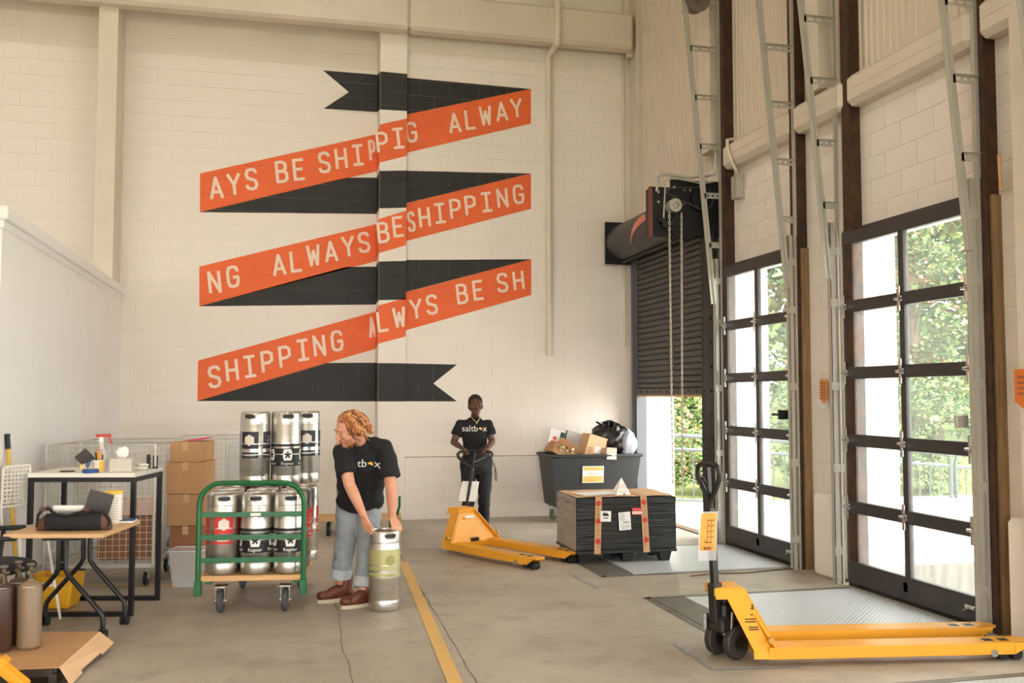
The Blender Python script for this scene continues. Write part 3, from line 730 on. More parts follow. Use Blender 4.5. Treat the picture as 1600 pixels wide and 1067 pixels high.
# cables along the shutter head
tag(MB().tube([(4.02, 9.86, 3.86), (4.03, 9.86, 4.02), (4.14, 9.86, 4.06), (4.4, 9.86, 4.03), (4.6, 9.8, 4.05), (4.66, 9.72, 4.05), (4.66, 9.7, 4.4)], .016, 8).build('flexible_conduit', GALV), 'grey flexible conduit looping over the roller shutter drive', 'conduit')
tag(MB().tube([(4.09, 9.85, 3.50), (4.12, 9.85, 3.98), (4.2, 9.85, 4.02), (4.55, 9.84, 3.97), (4.64, 9.72, 3.97)], .009, 6).build('flexible_conduit', GALV), 'thin grey conduit drooping across the roller shutter drive plate', 'conduit')
t = thing('junction_box', 'grey electrical box under the beam over the second glazed door', 'electrical box', (0,0,0))
MB().box((4.755, 9.38, 3.84), (.09, .15, .25), .008).build('box', GALV, t); MB().tube([(4.74, 9.34, 3.97), (4.68, 9.27, 4.0), (4.63, 9.26, 4.08), (4.62, 9.33, 4.24), (4.66, 9.42, 4.36), (4.74, 9.44, 4.38)], .018, 8).build('conduit', PAINT_ST, t)
# orange notices on the piers
OSIGN = mat('orange notice', lin(226, 150, 84), .6)
def pier_sign(y, z, label, wd=.13, h=.22):
    t = thing('wall_sign', label, 'sign', (4.778, y, z))
    m = MB(); m.prism([(-wd/2, h*.5), (wd/2, h*.5), (wd/2, -h*.3), (0, -h*.5), (-wd/2, -h*.3)], (0,0,0), (0,-1,0), (0,0,1), .003); m.build('sheet', OSIGN, t, 0)
    m = MB()
    for k in range(5):
        for j in range(3): m.b2((-.006, .035-j*.03-.01, .07-k*.028), (-.0045, .035-j*.03+.008, .07-k*.028+.016))
    m.b2((-.006, -.05, -.065), (-.0045, .05, -.058)); m.build('print', CARDD, t, 0)
    MB().b2((-.002, -wd/2, -h*.5-.04), (-.0005, wd/2, -h*.3)).build('clear_sleeve', FILM, t, 0)
pier_sign(7.80, 1.635, 'small orange pointed notice taped to the block pier between the glazed doors')
t = thing('wall_sign', 'orange notice at the right edge beside the nearest glazed door', 'sign', (4.612, 5.19, 1.64))
MB().prism([(-.09, .13), (.09, .13), (.09, -.08), (0, -.13), (-.09, -.08)], (0,0,0), (0,-1,0), (0,0,1), .003).build('sheet', mat('deep orange notice', lin(222, 118, 46), .6), t, 0)
m = MB()
for k in range(4): m.b2((-.006, -.05, .07-k*.035), (-.0045, .06, .085-k*.035))
m.build('print', CARDD, t, 0)
tag(MB().bar((4.74, 5.50, 3.0), (4.68, 5.44, 3.22), .02, .05).build('timber_offcut', WOOD), 'short timber offcut leaning at the top of the nearest door jamb', 'timber')
tag(MB().tube([(3.55, 8.0, .006), (3.8, 8.05, .006), (4.1, 8.02, .006), (4.4, 8.08, .006), (4.62, 8.1, .006)], .006, 6).build('loose_cable', mat('brown cable', lin(112, 84, 66), .7)), 'thin brown cable lying on the floor between the dock plates', 'cable')
# wall ball marks are left to the paint; broom-width dark anchor holes on the wall
# ------------------------------------------------------------------ outdoors
GRASS = mat('sunny grass', lin(112, 128, 66), .9, var=.35, vscale=2.5, col2=lin(150, 152, 96))
gr = MB(); gr.add([(5.2, 13.9, -.35), (40, 13.9, -.9), (40, 34, 1.6), (5.2, 34, 2.2), (-2, 34, 2.2), (-2, 13.9, -.35)], [(0,1,2,3), (5,0,3,4)])
struct(gr.build('ground_lawn', GRASS, smooth=0), 'sunlit grass bank beyond the railings')
ap = MB(); ap.b2((5.2, 8.2, -1.6), (24, 13.95, -.06)); struct(ap.build('ground_apron', CONC, smooth=0), 'bright concrete apron outside the dock doors')
pf = MB(); pf.b2((5.2, -30, -1.7), (60, 8.2, -1.25)); struct(pf.build('ground_pit', CONC, smooth=0), 'sunken concrete dock yard')
fa = MB(); fa.b2((-60, -60, -1.9), (90, 90, -1.75)); struct(fa.build('ground_far', GRASS, smooth=0), 'ground around the building')
STAIN = mat('stained retaining wall', lin(120, 116, 108), .85, var=.55, vscale=5, col2=lin(80, 75, 67), stretch=(3, 3, .35))
struct(MB().b2((5.25, 8.12, -1.3), (24, 8.2, -.02)).build('wall_retaining', STAIN, smooth=0), 'water stained concrete retaining wall seen through the nearest door')
can = MB(); can.b2((5.22, 4.6, 3.12), (5.6, 12.6, 3.30)); struct(can.build('trim_40', WHITEP, smooth=0), 'white canopy edge above the dock doors outside')
BARR = mat('galvanised railing', lin(74, 80, 82), .5, metal=.2)
def railing(x0, x1, y, z0, z1, label, h=1.06):
    t = thing('railing', label, 'railing', (0,0,0), group='pedestrian railings outside')
    def zz(x): return z0+(z1-z0)*(x-x0)/(x1-x0)
    pts = [(x0, y, zz(x0)), (x0, y, zz(x0)+h-.12), (x0+.03, y, zz(x0)+h-.03), (x0+.12, y, zz(x0)+h), (x1-.12, y, zz(x1)+h), (x1-.03, y, zz(x1)+h-.03), (x1, y, zz(x1)+h-.12), (x1, y, zz(x1))]
    MB().tube(pts, .034, 8).build('frame', BARR, t)
    MB().cyl((x0, y, zz(x0)+h-.2), (x1, y, zz(x1)+h-.2), .026, n=8).build('rail', BARR, t); MB().cyl((x0, y, zz(x0)+.1), (x1, y, zz(x1)+.1), .022, n=8).build('rail', BARR, t)
    n = int((x1-x0)/.19)
    bm1 = MB().cyl((0,0,0), (0,0,h-.3), .011, n=6).mesh('baluster', BARR)
    for i in range(1, n): x = x0+(x1-x0)*i/n; link('baluster', bm1, t, (x, y, zz(x)+.1))
railing(5.72, 8.2, 13.6, -.06, -.2, 'grey railing outside seen under the raised roller shutter')
railing(8.3, 10.6, 13.6, -.22, -.4, 'grey railing outside seen through the second glazed door')
railing(10.7, 13.2, 13.6, -.42, -.55, 'grey railing outside seen through the nearest glazed door')
BARK = mat('bark', lin(96, 80, 62), .9, var=.3, vscale=6)
LEAFS = [mat('leaf dark', lin(64, 92, 52), .7), mat('leaf mid', lin(104, 130, 74), .7), mat('leaf light', lin(150, 172, 104), .7), mat('leaf russet', lin(150, 118, 84), .7)]
def tree(x, y, z, h, rx, seed, label, n=4200, cat='tree', trunk=True, russet=.08):
    rnd = random.Random(seed); t = thing('tree' if trunk else 'bush', label, cat, (x, y, z))
    blobs = [(rnd.uniform(-rx, rx)*.7, rnd.uniform(-rx, rx)*.6, h*(rnd.uniform(.12, .95) if not trunk else rnd.uniform(.22, .95)), rx*rnd.uniform(.3, .55)) for _ in range(22)]
    m = MB()
    for i in range(n):
        b = blobs[rnd.randrange(len(blobs))]; u = Vector((rnd.gauss(0,1), rnd.gauss(0,1), rnd.gauss(0,1))).normalized()
        c = Vector(b[:3])+u*b[3]*(rnd.random()**.35); c.z = max(c.z, .02)
        s = rnd.uniform(.035, .08)*(1 if trunk else .8); a = Vector((rnd.gauss(0,1), rnd.gauss(0,1), rnd.gauss(0,.6))).normalized(); bb = a.cross(Vector((rnd.gauss(0,1), rnd.gauss(0,1), rnd.gauss(0,1)))).normalized()
        mi = 3 if rnd.random() < russet else (0 if rnd.random() < .4 else (1 if rnd.random() < .65 else 2))
        m.add([c-a*s, c-bb*s*.5, c+a*s, c+bb*s*.5], [(0,1,2,3)], mi)
    stuff(m.build('foliage', LEAFS, t, 0))
    k = MB()
    if trunk:
        k.tube([(0,0,0), (.06,.02,h*.3), (-.05,.05,h*.6), (0,0,h*.85)], [.16,.13,.09,.03], 8)
        for q in range(7): a = q*2.4; k.tube([(0,0,h*(.25+.07*q)), (math.cos(a)*rx*.5, math.sin(a)*rx*.4, h*(.42+.07*q))], [.05,.015], 6)
        k.build('trunk', BARK, t)
    else:
        for q in range(9): a = q*1.7; k.tube([(math.cos(a)*.1, math.sin(a)*.1, 0), (math.cos(a)*rx*.5, math.sin(a)*rx*.4, h*.6)], [.03,.01], 5)
        k.build('stems', BARK, t)
tl = [(6.4,18.2,.2,5.2,.92,'leafy green tree outside beyond the raised roller shutter'), (8.6,17.6,0,6.6,.95,'broad green tree outside left of the far glazed door view'),
      (10.6,17.2,-.1,7.4,.98,'tall pale green tree outside in the upper panes of the second glazed door'), (12.9,17.6,-.2,7.6,1.0,'tall tree with russet leaves outside through the nearest glazed door'),
      (15.4,16.6,-.3,8.0,1.05,'tall green tree outside at the right panes of the nearest glazed door'), (18.2,17.4,-.4,8.2,1.1,'large green tree furthest right outside the nearest glazed door')]
for i, (x, y, z, h, r, lb) in enumerate(tl): tree(x, y, z, h, r, 11+i, lb, 13000, russet=.12 if i in (2, 3, 4) else .04)
bl_ = [(7.2,15.6,.0,1.7,.8,'low brown and green bush behind the railing under the shutter'), (9.4,15.8,-.1,2.2,.85,'rounded bush behind the railing seen through the second glazed door'),
       (11.6,15.6,-.2,2.3,.85,'green bush behind the railing left in the nearest glazed door'), (13.8,15.4,-.3,2.4,.85,'pale green bush behind the railing in the nearest glazed door'), (16.2,15.2,-.4,2.6,.9,'dense bush behind the railing at the right of the nearest door')]
for i, (x, y, z, h, r, lb) in enumerate(bl_): tree(x, y, z, h, r, 41+i, lb, 6000, 'bush', False, .25 if i == 0 else .06)
wl = MB(); rnd = random.Random(99)
for i in range(52000):
    c = Vector((rnd.uniform(2, 27), rnd.uniform(21, 24.5), .6+8.5*rnd.random()**.8+.6*math.sin(rnd.random()*7)))
    s_ = rnd.uniform(.08, .19); a = Vector((rnd.gauss(0,1), rnd.gauss(0,1), rnd.gauss(0,.6))).normalized(); bb = a.cross(Vector((rnd.gauss(0,1), rnd.gauss(0,1), rnd.gauss(0,1)))).normalized()
    wl.add([c-a*s_, c-bb*s_*.6, c+a*s_, c+bb*s_*.6], [(0,1,2,3)], 3 if rnd.random() < .06 else rnd.choice((0,0,1,1,2)))
o = wl.build('woodland_foliage', LEAFS, None, 0); tag(o, 'dense green woodland closing the view beyond the lawn', 'woodland', kind='stuff')
# ------------------------------------------------------------------ kegs
def cyl_map(R, a0, z0): return lambda x, y: V(R*math.cos(a0+x/R), R*math.sin(a0+x/R), z0+y)
def cyl_quad(m, R, a0, a1, z0, z1, n=10, mi=0):
    vs = []
    for i in range(n+1):
        a = a0+(a1-a0)*i/n; vs += [(R*math.cos(a), R*math.sin(a), z0), (R*math.cos(a), R*math.sin(a), z1)]
    m.add(vs, [(2*i, 2*i+2, 2*i+3, 2*i+1) for i in range(n)], mi)
def cyl_poly(m, poly, R, a0, z0, mi=0):
    """convex polygon bent on to the cylinder in narrow strips"""
    f = cyl_map(R, a0, z0)
    if area2(poly) < 0: poly = poly[::-1]
    xs = [p[0] for p in poly]; zs = [p[1] for p in poly]; n = max(1, int((max(xs)-min(xs))/.009)); st = (max(xs)-min(xs))/n
    for i in range(n):
        q = clip_rect(poly, min(xs)+i*st, min(xs)+(i+1)*st, min(zs)-1, max(zs)+1)
        if len(q) >= 3: m.add([f(x, y) for x, y in q], [tuple(range(len(q)))], mi)
KR, KH = .118, .592
def oval(w_, h_, n=14): return [(w_/2*math.cos(2*math.pi*i/n)*(1 if abs(math.cos(2*math.pi*i/n)) > .2 else 1), h_/2*math.copysign(abs(math.sin(2*math.pi*i/n))**.6, math.sin(2*math.pi*i/n))) for i in range(n)]
def _kegmeshes():
    m = MB(); m.lathe([(.0, .02), (.095, .012), (.104, 0), (.112, .004), (KR, .03), (KR, .075), (KR-.003, .083), (KR, .09), (KR, .245), (KR+.0025, .252), (KR, .262), (KR, .33), (KR+.0025, .338), (KR, .346), (KR, .49), (KR-.003, .497), (KR-.001, .505)], n=32)
    body = m.mesh('body', STEEL, 50)
    m = MB(); m.lathe([(KR-.001, .505), (KR-.002, .575), (KR-.006, .588), (KR-.011, .592), (KR-.016, .587), (KR-.015, .575), (KR-.013, .535), (.06, .538), (.03, .545), (.03, .56), (0, .562)], n=32)
    col = m.mesh('top_collar', STEEL, 50)
    f = oval(.09, .032, 16); holes = []
    for a in (0, math.pi):
        m = MB(); cyl_poly(m, f, KR+.0008, a, .555); h_ = m.mesh('hand_hole_shade', BLKPRINT, 0)  # dark oval laid on the collar for the shade inside the hole
        m = MB(); g = cyl_map(KR+.001, a, .555); m.tube([g(x*1.1, y*1.25) for x, y in f], .003, 5, closed=True)
        holes.append((h_, m.mesh('hole_rim', STEEL, 40)))
    return body, col, holes
KEGM = _kegmeshes()
def hexa(r, n=6): return [(r*math.cos(math.pi/2+2*math.pi*i/n), r*math.sin(math.pi/2+2*math.pi*i/n)) for i in range(n)]
def keg_print(kind):
    out = []; R = KR+.0012
    if kind in ('red', 'navy', 'lime'):
        c = {'red': REDP, 'navy': NAVY, 'lime': LIME}[kind]; m = MB()
        if kind == 'lime': cyl_quad(m, R, 0, 2*math.pi, .30, .455, 36); cyl_quad(m, R, 0, 2*math.pi, .245, .285, 36)
        else:
            for a in (0, math.pi): cyl_quad(m, R, a-.62, a+.62, .30, .435, 12); cyl_quad(m, R, a-.62, a+.62, .225, .272, 12)
            for a in (math.pi/2, -math.pi/2): cyl_quad(m, R, a-.62, a+.62, .30, .435, 12); cyl_quad(m, R, a-.62, a+.62, .225, .272, 12)
        out.append((m.mesh('label_band', c, 40)))
        q = R+.0008; pm = mat('pale print', lin(226, 214, 200), .5) if kind != 'lime' else mat('olive print', lin(150, 146, 84), .5)
        for a in (0, math.pi): m = MB(); cyl_poly(m, hexa(.042 if kind == 'lime' else .045), q, a, .376 if kind == 'lime' else .368); out.append(m.mesh('emblem', pm, 40))
        m = MB()
        for a in (math.pi/2, -math.pi/2, 0, math.pi):
            for k in range(4): cyl_quad(m, q, a-.34+.17*k, a-.22+.17*k, .243 if kind != 'lime' else .258, .256 if kind != 'lime' else .270, 2)
            if a in (math.pi/2, -math.pi/2):
                for k in range(5): cyl_quad(m, q, a-.3+.05*(k % 2), a+.3-.04*k, .33+.017*k, .335+.017*k, 4)
        out.append(m.mesh('fine_print', pm, 40))
    else:
        m = MB(); cyl_quad(m, R, 0, 2*math.pi, .158, .30, 36); cyl_quad(m, R, 0, 2*math.pi, .315, .335, 36)
        out.append(m.mesh('label_band', BLKPRINT, 40))
        m = MB(); q = R+.0008; st = MB()
        for k in range(5):
            a = k*2*math.pi/5
            pl = [(-.03, -.045), (-.038, -.012), (-.038, .014), (-.03, .045), (.03, .045), (.038, .014), (.038, -.012), (.03, -.045)]
            cyl_poly(m, pl, q, a, .248)
            for j in range(5):
                t = math.pi/2+2*math.pi*j/5; u = (math.cos(t), math.sin(t)); v = (-u[1], u[0])
                cyl_poly(st, [(u[0]*.027+v[0]*.007, u[1]*.027+v[1]*.007), (u[0]*.027-v[0]*.007, u[1]*.027-v[1]*.007), (-v[0]*.006, -v[1]*.006), (v[0]*.006, v[1]*.006)], q+.0008, a, .248)
            vs, fs = text_vf('Kegstar', .034); f = cyl_map(q+.0006, a, .180); m.add([f(x, y) for x, y in vs], fs)
        out.append(m.mesh('fine_print', PAPER, 40)); out.append(st.mesh('fine_print', BLKPRINT, 40))
    return out
KPR = {k: keg_print(k) for k in ('red', 'navy', 'lime', 'star')}
def keg(kind, loc, rot, label, group, parent=None):
    t = thing('beer_keg', label, 'keg', loc, rot, group)
    b = link('body', KEGM[0], t); c = link('top_collar', KEGM[1], t); [(link('hand_hole_shade', h_, c), link('hole_rim', r_, c)) for h_, r_ in KEGM[2]]
    for me in KPR[kind]:
        o = link(me.name.split('.')[0], me, b)
        if 'fine' in me.name: stuff(o)
    return t
# ------------------------------------------------------------------ green platform cart with its kegs
CA = math.radians(-8)                      # cart heading
def cart_pt(x, y, z=0):                    # local (x right, y back) from front left wheel
    c, s = math.cos(CA), math.sin(CA)
    return V(-.555+c*x-s*y, 7.42+s*x+c*y, z)
cart = thing('platform_cart', 'green tubular platform cart with timber deck, loaded with steel kegs', 'cart', cart_pt(0, 0), CA)
CW, CL, DZ = .73, 1.16, .284
MB().b2((0, 0, DZ-.04), (CW, CL, DZ), .004).build('deck', WOOD, cart)
m = MB()
for x in (.05, CW-.05): m.b2((x-.02, .03, DZ-.065), (x+.02, CL-.03, DZ-.04))
m.build('deck_rail', GREEN, cart)
def hframe(y):
    r = .019; P = [(-.012, y, .17), (-.012, y, .80)]
    for k in range(1, 8): t = math.pi/2*k/7; P.append((.148-.16*math.cos(t), y, .80+.16*math.sin(t)))
    P += [(CW+.012-(p[0]+.012), y, p[2]) for p in P[::-1]]
    h = MB().tube(P, r, 10).build('handle_frame', GREEN, cart)
    for z in (.40, .565, .73): MB().bar((0, y, z), (CW, y, z), .036, .016, (0, 1, 0)).build('cross_bar', GREEN, h)
    for x in (-.012, CW+.012): MB().box((x, y, .20), (.05, .05, .11), .004).build('socket', GREEN, h)
    if y < .2:
        m = MB(); m.box((CW/2+.03, y-.0125, .73), (.075, .003, .022)); m.build('maker_plate', WHITEP, h)
    return h
hframe(-.015)
for x, y in ((.13, .1), (CW-.13, .1), (.13, CL-.15), (CW-.13, CL-.15)):
    w_ = MB().lathe([(.02, -.02), (.072, -.022), (.083, -.014), (.086, 0), (.083, .014), (.072, .022), (.02, .02)], (x, y, .086), 24, Euler((0, math.pi/2, 0)).to_matrix()).build('wheel', RUBBER, cart)
    MB().cyl((x-.026, y, .086), (x+.026, y, .086), .03, n=14).build('hub', CHROME, w_)
    m = MB()
    for sx in (-1, 1): m.b2((x+sx*.03-.002, y-.022, .075), (x+sx*.03+.002, y+.022, .19)); m.cyl((x+sx*.03, y, .086), (x+sx*.042, y, .086), .009, n=8)
    m.b2((x-.032, y-.03, .185), (x+.032, y+.03, .192)); m.b2((x-.045, y-.05, .192), (x+.045, y+.05, .1975)); m.build('caster_fork', CHROME, cart)
GK = 'kegs on the green cart'
lowk = [(.128, .135, 'red', 1.45, 'red labelled steel keg at the front left of the cart deck'), (.375, .135, 'star', 1.62, 'keg with black star band at the middle of the front cart row'), (.617, .135, 'star', 1.5, 'keg with black star band at the right of the front cart row'),
        (.128, .385, 'red', 2.1, 'red labelled keg second in the left row behind the front keg'), (.372, .385, 'star', 2.0, 'keg in the middle of the second cart row'), (.632, .39, 'red', 1.85, 'red labelled keg second in the right row of the cart'),
        (.128, .635, 'star', 1.0, 'keg third in the left row of the cart'), (.37, .635, 'navy', 2.3, 'keg in the centre of the third cart row'), (.66, .66, 'red', 1.55, 'red labelled keg at the back right of the cart, its hand hole showing'),
        (.128, .885, 'star', 1.4, 'keg at the rear left corner of the cart'), (.37, .885, 'star', .4, 'keg at the rear middle of the cart')]
for x, y, k, r, lb in lowk: keg(k, cart_pt(x, y, DZ+.001), -r, lb, GK)
for x, y, k, r, lb in [(.27, .66, 'navy', 1.95, 'upper keg with navy label squares at the left of the top three'), (.508, .70, 'star', 1.45, 'upper keg standing upside down with black star band, middle of the top three'), (.64, .92, 'navy', 1.5, 'upper keg with navy label at the right of the top three')]:
    keg(k, cart_pt(x, y, DZ+.594), -r, lb, 'upper kegs stacked on the cart')
pk = at(600, 950, Z=0)
keg('lime', (.775, 7.335, .001), -1.3, 'steel keg with pale green label standing on floor under the man\'s hands', 'single keg on floor')
# ------------------------------------------------------------------ cardboard boxes, bin
def carton(name, w_, d_, h_, loc, rz, label, m=CARD, group=None, tape=True):
    t = thing(name, label, 'box', loc, rz, group)
    MB().box((0, 0, h_/2), (w_, d_, h_), .004).build('body', m, t)
    f = MB(); f.b2((-w_/2+.002, -d_/2+.002, h_), (w_/2-.002, -.001, h_+.003)); f.build('flap', m, t, 0); f = MB(); f.b2((-w_/2+.002, .001, h_), (w_/2-.002, d_/2-.002, h_+.003)); f.build('flap', m, t, 0)
    if tape:
        q = MB(); q.b2((-.025, -d_/2-.001, h_-.07), (.025, -d_/2, h_+.004)); q.b2((-.025, -d_/2-.001, h_+.003), (.025, d_/2, h_+.0042)); q.build('tape', mat('packing tape', lin(204, 164, 122), .35), t, 0)
    return t
carton('cardboard_box', .25, .34, .46, (-.77, 9.06, 0), -.15, 'dark brown cardboard box at the bottom of the box stack', CARDD, 'cardboard boxes in the stack')
carton('cardboard_box', .32, .36, .275, (-.77, 9.06, .465), -.12, 'cardboard box second from the bottom of the stack', CARD, 'cardboard boxes in the stack')
carton('cardboard_box', .325, .40, .27, (-.77, 9.06, .745), -.17, 'cardboard box third from the bottom of the stack', CARD, 'cardboard boxes in the stack')
carton('cardboard_box', .265, .40, .17, (-.76, 9.06, 1.02), -.24, 'small cardboard box on top of the stack under a pink slip', CARD, 'cardboard boxes in the stack')
m = MB(); m.add([(-.11, -.08, .0), (.07, -.10, .012), (.14, .08, .03), (-.05, .1, .006), (-.11, -.08, .004), (.07, -.10, .016), (.14, .08, .034), (-.05, .1, .01)], [(3,2,1,0), (4,5,6,7), (0,1,5,4), (1,2,6,5), (2,3,7,6), (3,0,4,7)])
o = m.build('paper_slip', mat('pink paper', lin(222, 70, 104), .7), smooth=0); o.location = (-.73, 9.06, 1.197); tag(o, 'curled bright pink paper slip on the topmost cardboard box', 'paper')
t = thing('plastic_bin', 'clear plastic storage bin on floor below the box stack', 'bin', (-.74, 8.60, 0), -.2)
m = MB(); b0, b1 = .10, .135; zt = .31
def ring(h, z, d): return [(-h, -h*.9+d, z), (h, -h*.9+d, z), (h, h*.9+d, z), (-h, h*.9+d, z)]
vs = ring(b0, .003, 0)+ring(b1, zt, 0)+ring(b0-.004, .008, 0)+ring(b1-.004, zt, 0)
m.add(vs, [(3,2,1,0)]+[(i, (i+1) % 4, 4+(i+1) % 4, 4+i) for i in range(4)]+[(8,9,10,11)]+[(8+(i+1) % 4, 8+i, 12+i, 12+(i+1) % 4) for i in range(4)]); m.build('tub', CLEARP, t, 0)
m = MB(); m.tube([V(*p) for p in ring(b1+.006, zt-.004, 0)], .006, 6, closed=True); m.build('rim', mat('clear rim', lin(236, 238, 240), .3, alpha=.7), t)
# ------------------------------------------------------------------ wire roll cages
WIRE = mat('zinc wire', lin(208, 206, 198), .4, metal=.3)
def wire_panel(m, o, ax, ay, nx, ny, r=.0028):
    o = Vector(o); ax = Vector(ax); ay = Vector(ay)
    def wire(a, b): m.cyl(a, b, r, n=4, caps=False)
    for i in range(nx+1): wire(o+ax*(i/nx), o+ax*(i/nx)+ay)
    for j in range(ny+1): wire(o+ay*(j/ny), o+ay*(j/ny)+ax)
def cage(label, x0, y0, wx, wy, rz, h0=.19, h1=1.18, cell=.052, boxes=False, top=True):
    t = thing('wire_cage', label, 'cage', (x0, y0, 0), rz, 'wire cages by the partition')
    nx, ny, nz = int(wx/cell), int(wy/cell), int((h1-h0)/cell)
    for nm, o, a, n in (('wire_panel', (0,0,h0), (wx,0,0), nx), ('wire_panel', (0,wy,h0), (wx,0,0), nx), ('wire_panel', (0,0,h0), (0,wy,0), ny), ('wire_panel', (wx,0,h0), (0,wy,0), ny)):
        m = MB(); wire_panel(m, o, a, (0,0,h1-h0), n, nz); stuff(m.build(nm, WIRE, t, 0))
    m = MB(); wire_panel(m, (0,0,h0), (wx,0,0), (0,wy,0), nx, ny, .0035); m.b2((0,0,h0-.03), (wx, .03, h0)); m.b2((0,wy-.03,h0-.03), (wx, wy, h0)); m.b2((0,0,h0-.03), (.03,wy,h0)); m.b2((wx-.03,0,h0-.03), (wx,wy,h0)); m.build('base', WIRE, t, 0)
    for x in (0, wx):
        for y in (0, wy): MB().cyl((x, y, h0-.03), (x, y, h1+.01), .011, n=8).build('post', WIRE, t)
    for p in ([(0,0,h1), (wx,0,h1)], [(0,wy,h1), (wx,wy,h1)], [(0,0,h1), (0,wy,h1)], [(wx,0,h1), (wx,wy,h1)]): MB().tube(p, .008, 6).build('top_rail', WIRE, t)
    for x in (.07, wx-.07):
        for y in (.07, wy-.07):
            w_ = MB().cyl((x-.014, y, .055), (x+.014, y, .055), .055, n=18).build('caster', BLACKR, t); mm = MB()
            mm.b2((x-.022, y-.02, .05), (x-.018, y+.02, .16)); mm.b2((x+.018, y-.02, .05), (x+.022, y+.02, .16)); mm.b2((x-.04, y-.04, .15), (x+.04, y+.04, .165)); mm.build('caster_fork', GALV, w_, 0)
    return t
cage('large wire cage on casters behind the white counter table', -1.90, 8.76, .88, .80, -.14)
cage('second wire cage on casters behind the cardboard box stack', -.98, 9.9, .95, .9, 0)
cage('wire cage against the partition behind the yellow broom pole', -1.9, 9.95, .82, 1.0, 0, h1=1.14)
carton('cardboard_box', .46, .3, .36, (-1.26, 9.0, .20), -.14, 'brown cardboard box inside the large wire cage', CARDD)
t = carton('cardboard_box', .30, .26, .12, (-1.2, 9.0, .568), -.1, 'white and red printed carton on the box inside the wire cage', mat('pale pink carton', lin(222, 190, 180), .7))
t = thing('wall_switchboard', 'white metal panel standing behind the second wire cage', 'panel', (-.42, 11.1, 0)); MB().box((0,0,.72), (.34, .08, 1.0), .01).build('sheet', WHITEP, t); MB().box((0,-.045,.75), (.26,.01,.7), .004).build('face', mat('pale grey face', lin(214, 216, 214), .4), t)
m = MB(); m.b2((-.17,-.03,0), (-.13,.03,.23)); m.b2((.13,-.03,0), (.17,.03,.23)); m.build('stand', GALV, t)
# ------------------------------------------------------------------ white counter table
BLKT = mat('black tube steel', lin(17, 17, 19), .4, metal=.1)
wt = thing('counter_table', 'tall white topped table with black square tube frame', 'table', (-1.79, 7.67, 0), -.22)
TW, TD, TH = .78, .60, 1.035
MB().box((TW/2, TD/2, TH-.016), (TW, TD, .032), .004).build('table_top', WHITEP, wt)
q = .034
for x in (q/2, TW-q/2):
    for y in (q/2+.01, TD-q/2-.01): MB().box((x, y, (TH-.032)/2), (q, q, TH-.032), .002).build('leg', BLKT, wt)
for y in (q/2+.01, TD-q/2-.01):
    for z in (q/2, TH-.032-q/2): MB().b2((q, y-q/2, z-q/2), (TW-q, y+q/2, z+q/2)).build('rail', BLKT, wt)
for x in (q/2, TW-q/2): MB().b2((x-q/2, q+.01, TH-.032-q), (x+q/2, TD-q-.01, TH-.032)).build('rail', BLKT, wt)
def wtp(x, y, z=0): c, s = math.cos(-.22), math.sin(-.22); y *= .8; return (-1.79+c*x-s*y, 7.67+s*x+c*y, TH+z+.0005)
# things on it
t = thing('spray_bottle', 'clear spray bottle with red trigger at the back of the white table', 'bottle', wtp(.40, .42))
MB().lathe([(0,0), (.036,.0), (.038,.01), (.038,.10), (.034,.13), (.018,.17), (.014,.185), (.014,.20)], n=20).build('bottle', mat('cloudy bottle', lin(226, 222, 218), .3, alpha=.75), t)
m = MB(); m.box((-.005, 0, .225), (.035, .028, .05), .006); m.build('neck', mat('white nozzle', lin(230, 226, 222), .4), t)
m = MB(); m.box((.01, 0, .258), (.11, .026, .022), .006); m.bar((.05, 0, .25), (.068, 0, .195), .012, .012); m.build('trigger', mat('red plastic', lin(196, 44, 36), .4), t)
t = thing('pen_mug', 'white mug with yellow patch holding pens and scissors', 'mug', wtp(.47, .16), 2.6)
m = MB(); m.lathe([(0,.002), (.040,0), (.043,.004), (.043,.088), (.040,.088), (.039,.01), (0,.01)], n=24); m.build('cup', WHITEP, t)
m = MB(); m.tube([(.042,0,.075), (.062,0,.075), (.075,0,.06), (.075,0,.035), (.062,0,.018), (.042,0,.016)], .006, 8); m.build('handle', WHITEP, t)
m = MB(); f = cyl_map(.0438, 1.35+math.pi*.0, .048); m.add([f(x, y) for x, y in [(-.028,.025), (.0,.012), (.03,.03), (.026,-.03), (-.01,-.01)]], [(0,4,3,2,1)]); cyl_quad(m, .0436, 2.2, 3.0, .004, .08, 6); m.build('yellow_print', mat('mug yellow', lin(240, 190, 60), .5), t, 0)
m = MB(); m.cyl((.01,.0,.02), (.03,.01,.14), .006, n=6); m.cyl((-.012,0,.02), (-.02,-.01,.125), .005, n=6); m.build('pen', BLKPRINT, t); m = MB(); m.box((-.005,.012,.115), (.03,.02,.05), .006); m.build('marker', mat('orange plastic', lin(236, 150, 50), .5), t)
m = MB()
for s_ in (-1, 1): m.tube([(.015+s_*.014+.014*math.cos(a), -.01, .145+.02*math.sin(a)) for a in [2*math.pi*i/12 for i in range(12)]], .004, 6, closed=True)
m.bar((.012, -.01, .03), (.02, -.01, .128), .01, .003); m.build('scissors', mat('amber scissors', lin(180, 120, 52), .4), t)
t = thing('tissue_box', 'pale tissue box with a tissue standing up', 'tissue box', wtp(.635, .17), -.05)
MB().box((0,0,.05), (.155, .12, .10), .004).build('box', mat('pale box', lin(206, 198, 186), .6, var=.1, vscale=30), t)
m = MB(); rnd = random.Random(4); n = 12
for j, (z, r) in enumerate(((.098,.012), (.12,.03), (.15,.036), (.175,.02))):
    m.add([], [])
rr = [[(.0+r*math.cos(2*math.pi*i/n)*(1+.5*rnd.random()), .4*r*math.sin(2*math.pi*i/n)*(1+.5*rnd.random()), z+rnd.uniform(-.006,.012)) for i in range(n)] for z, r in ((.098,.012), (.12,.03), (.15,.036), (.178,.022))]
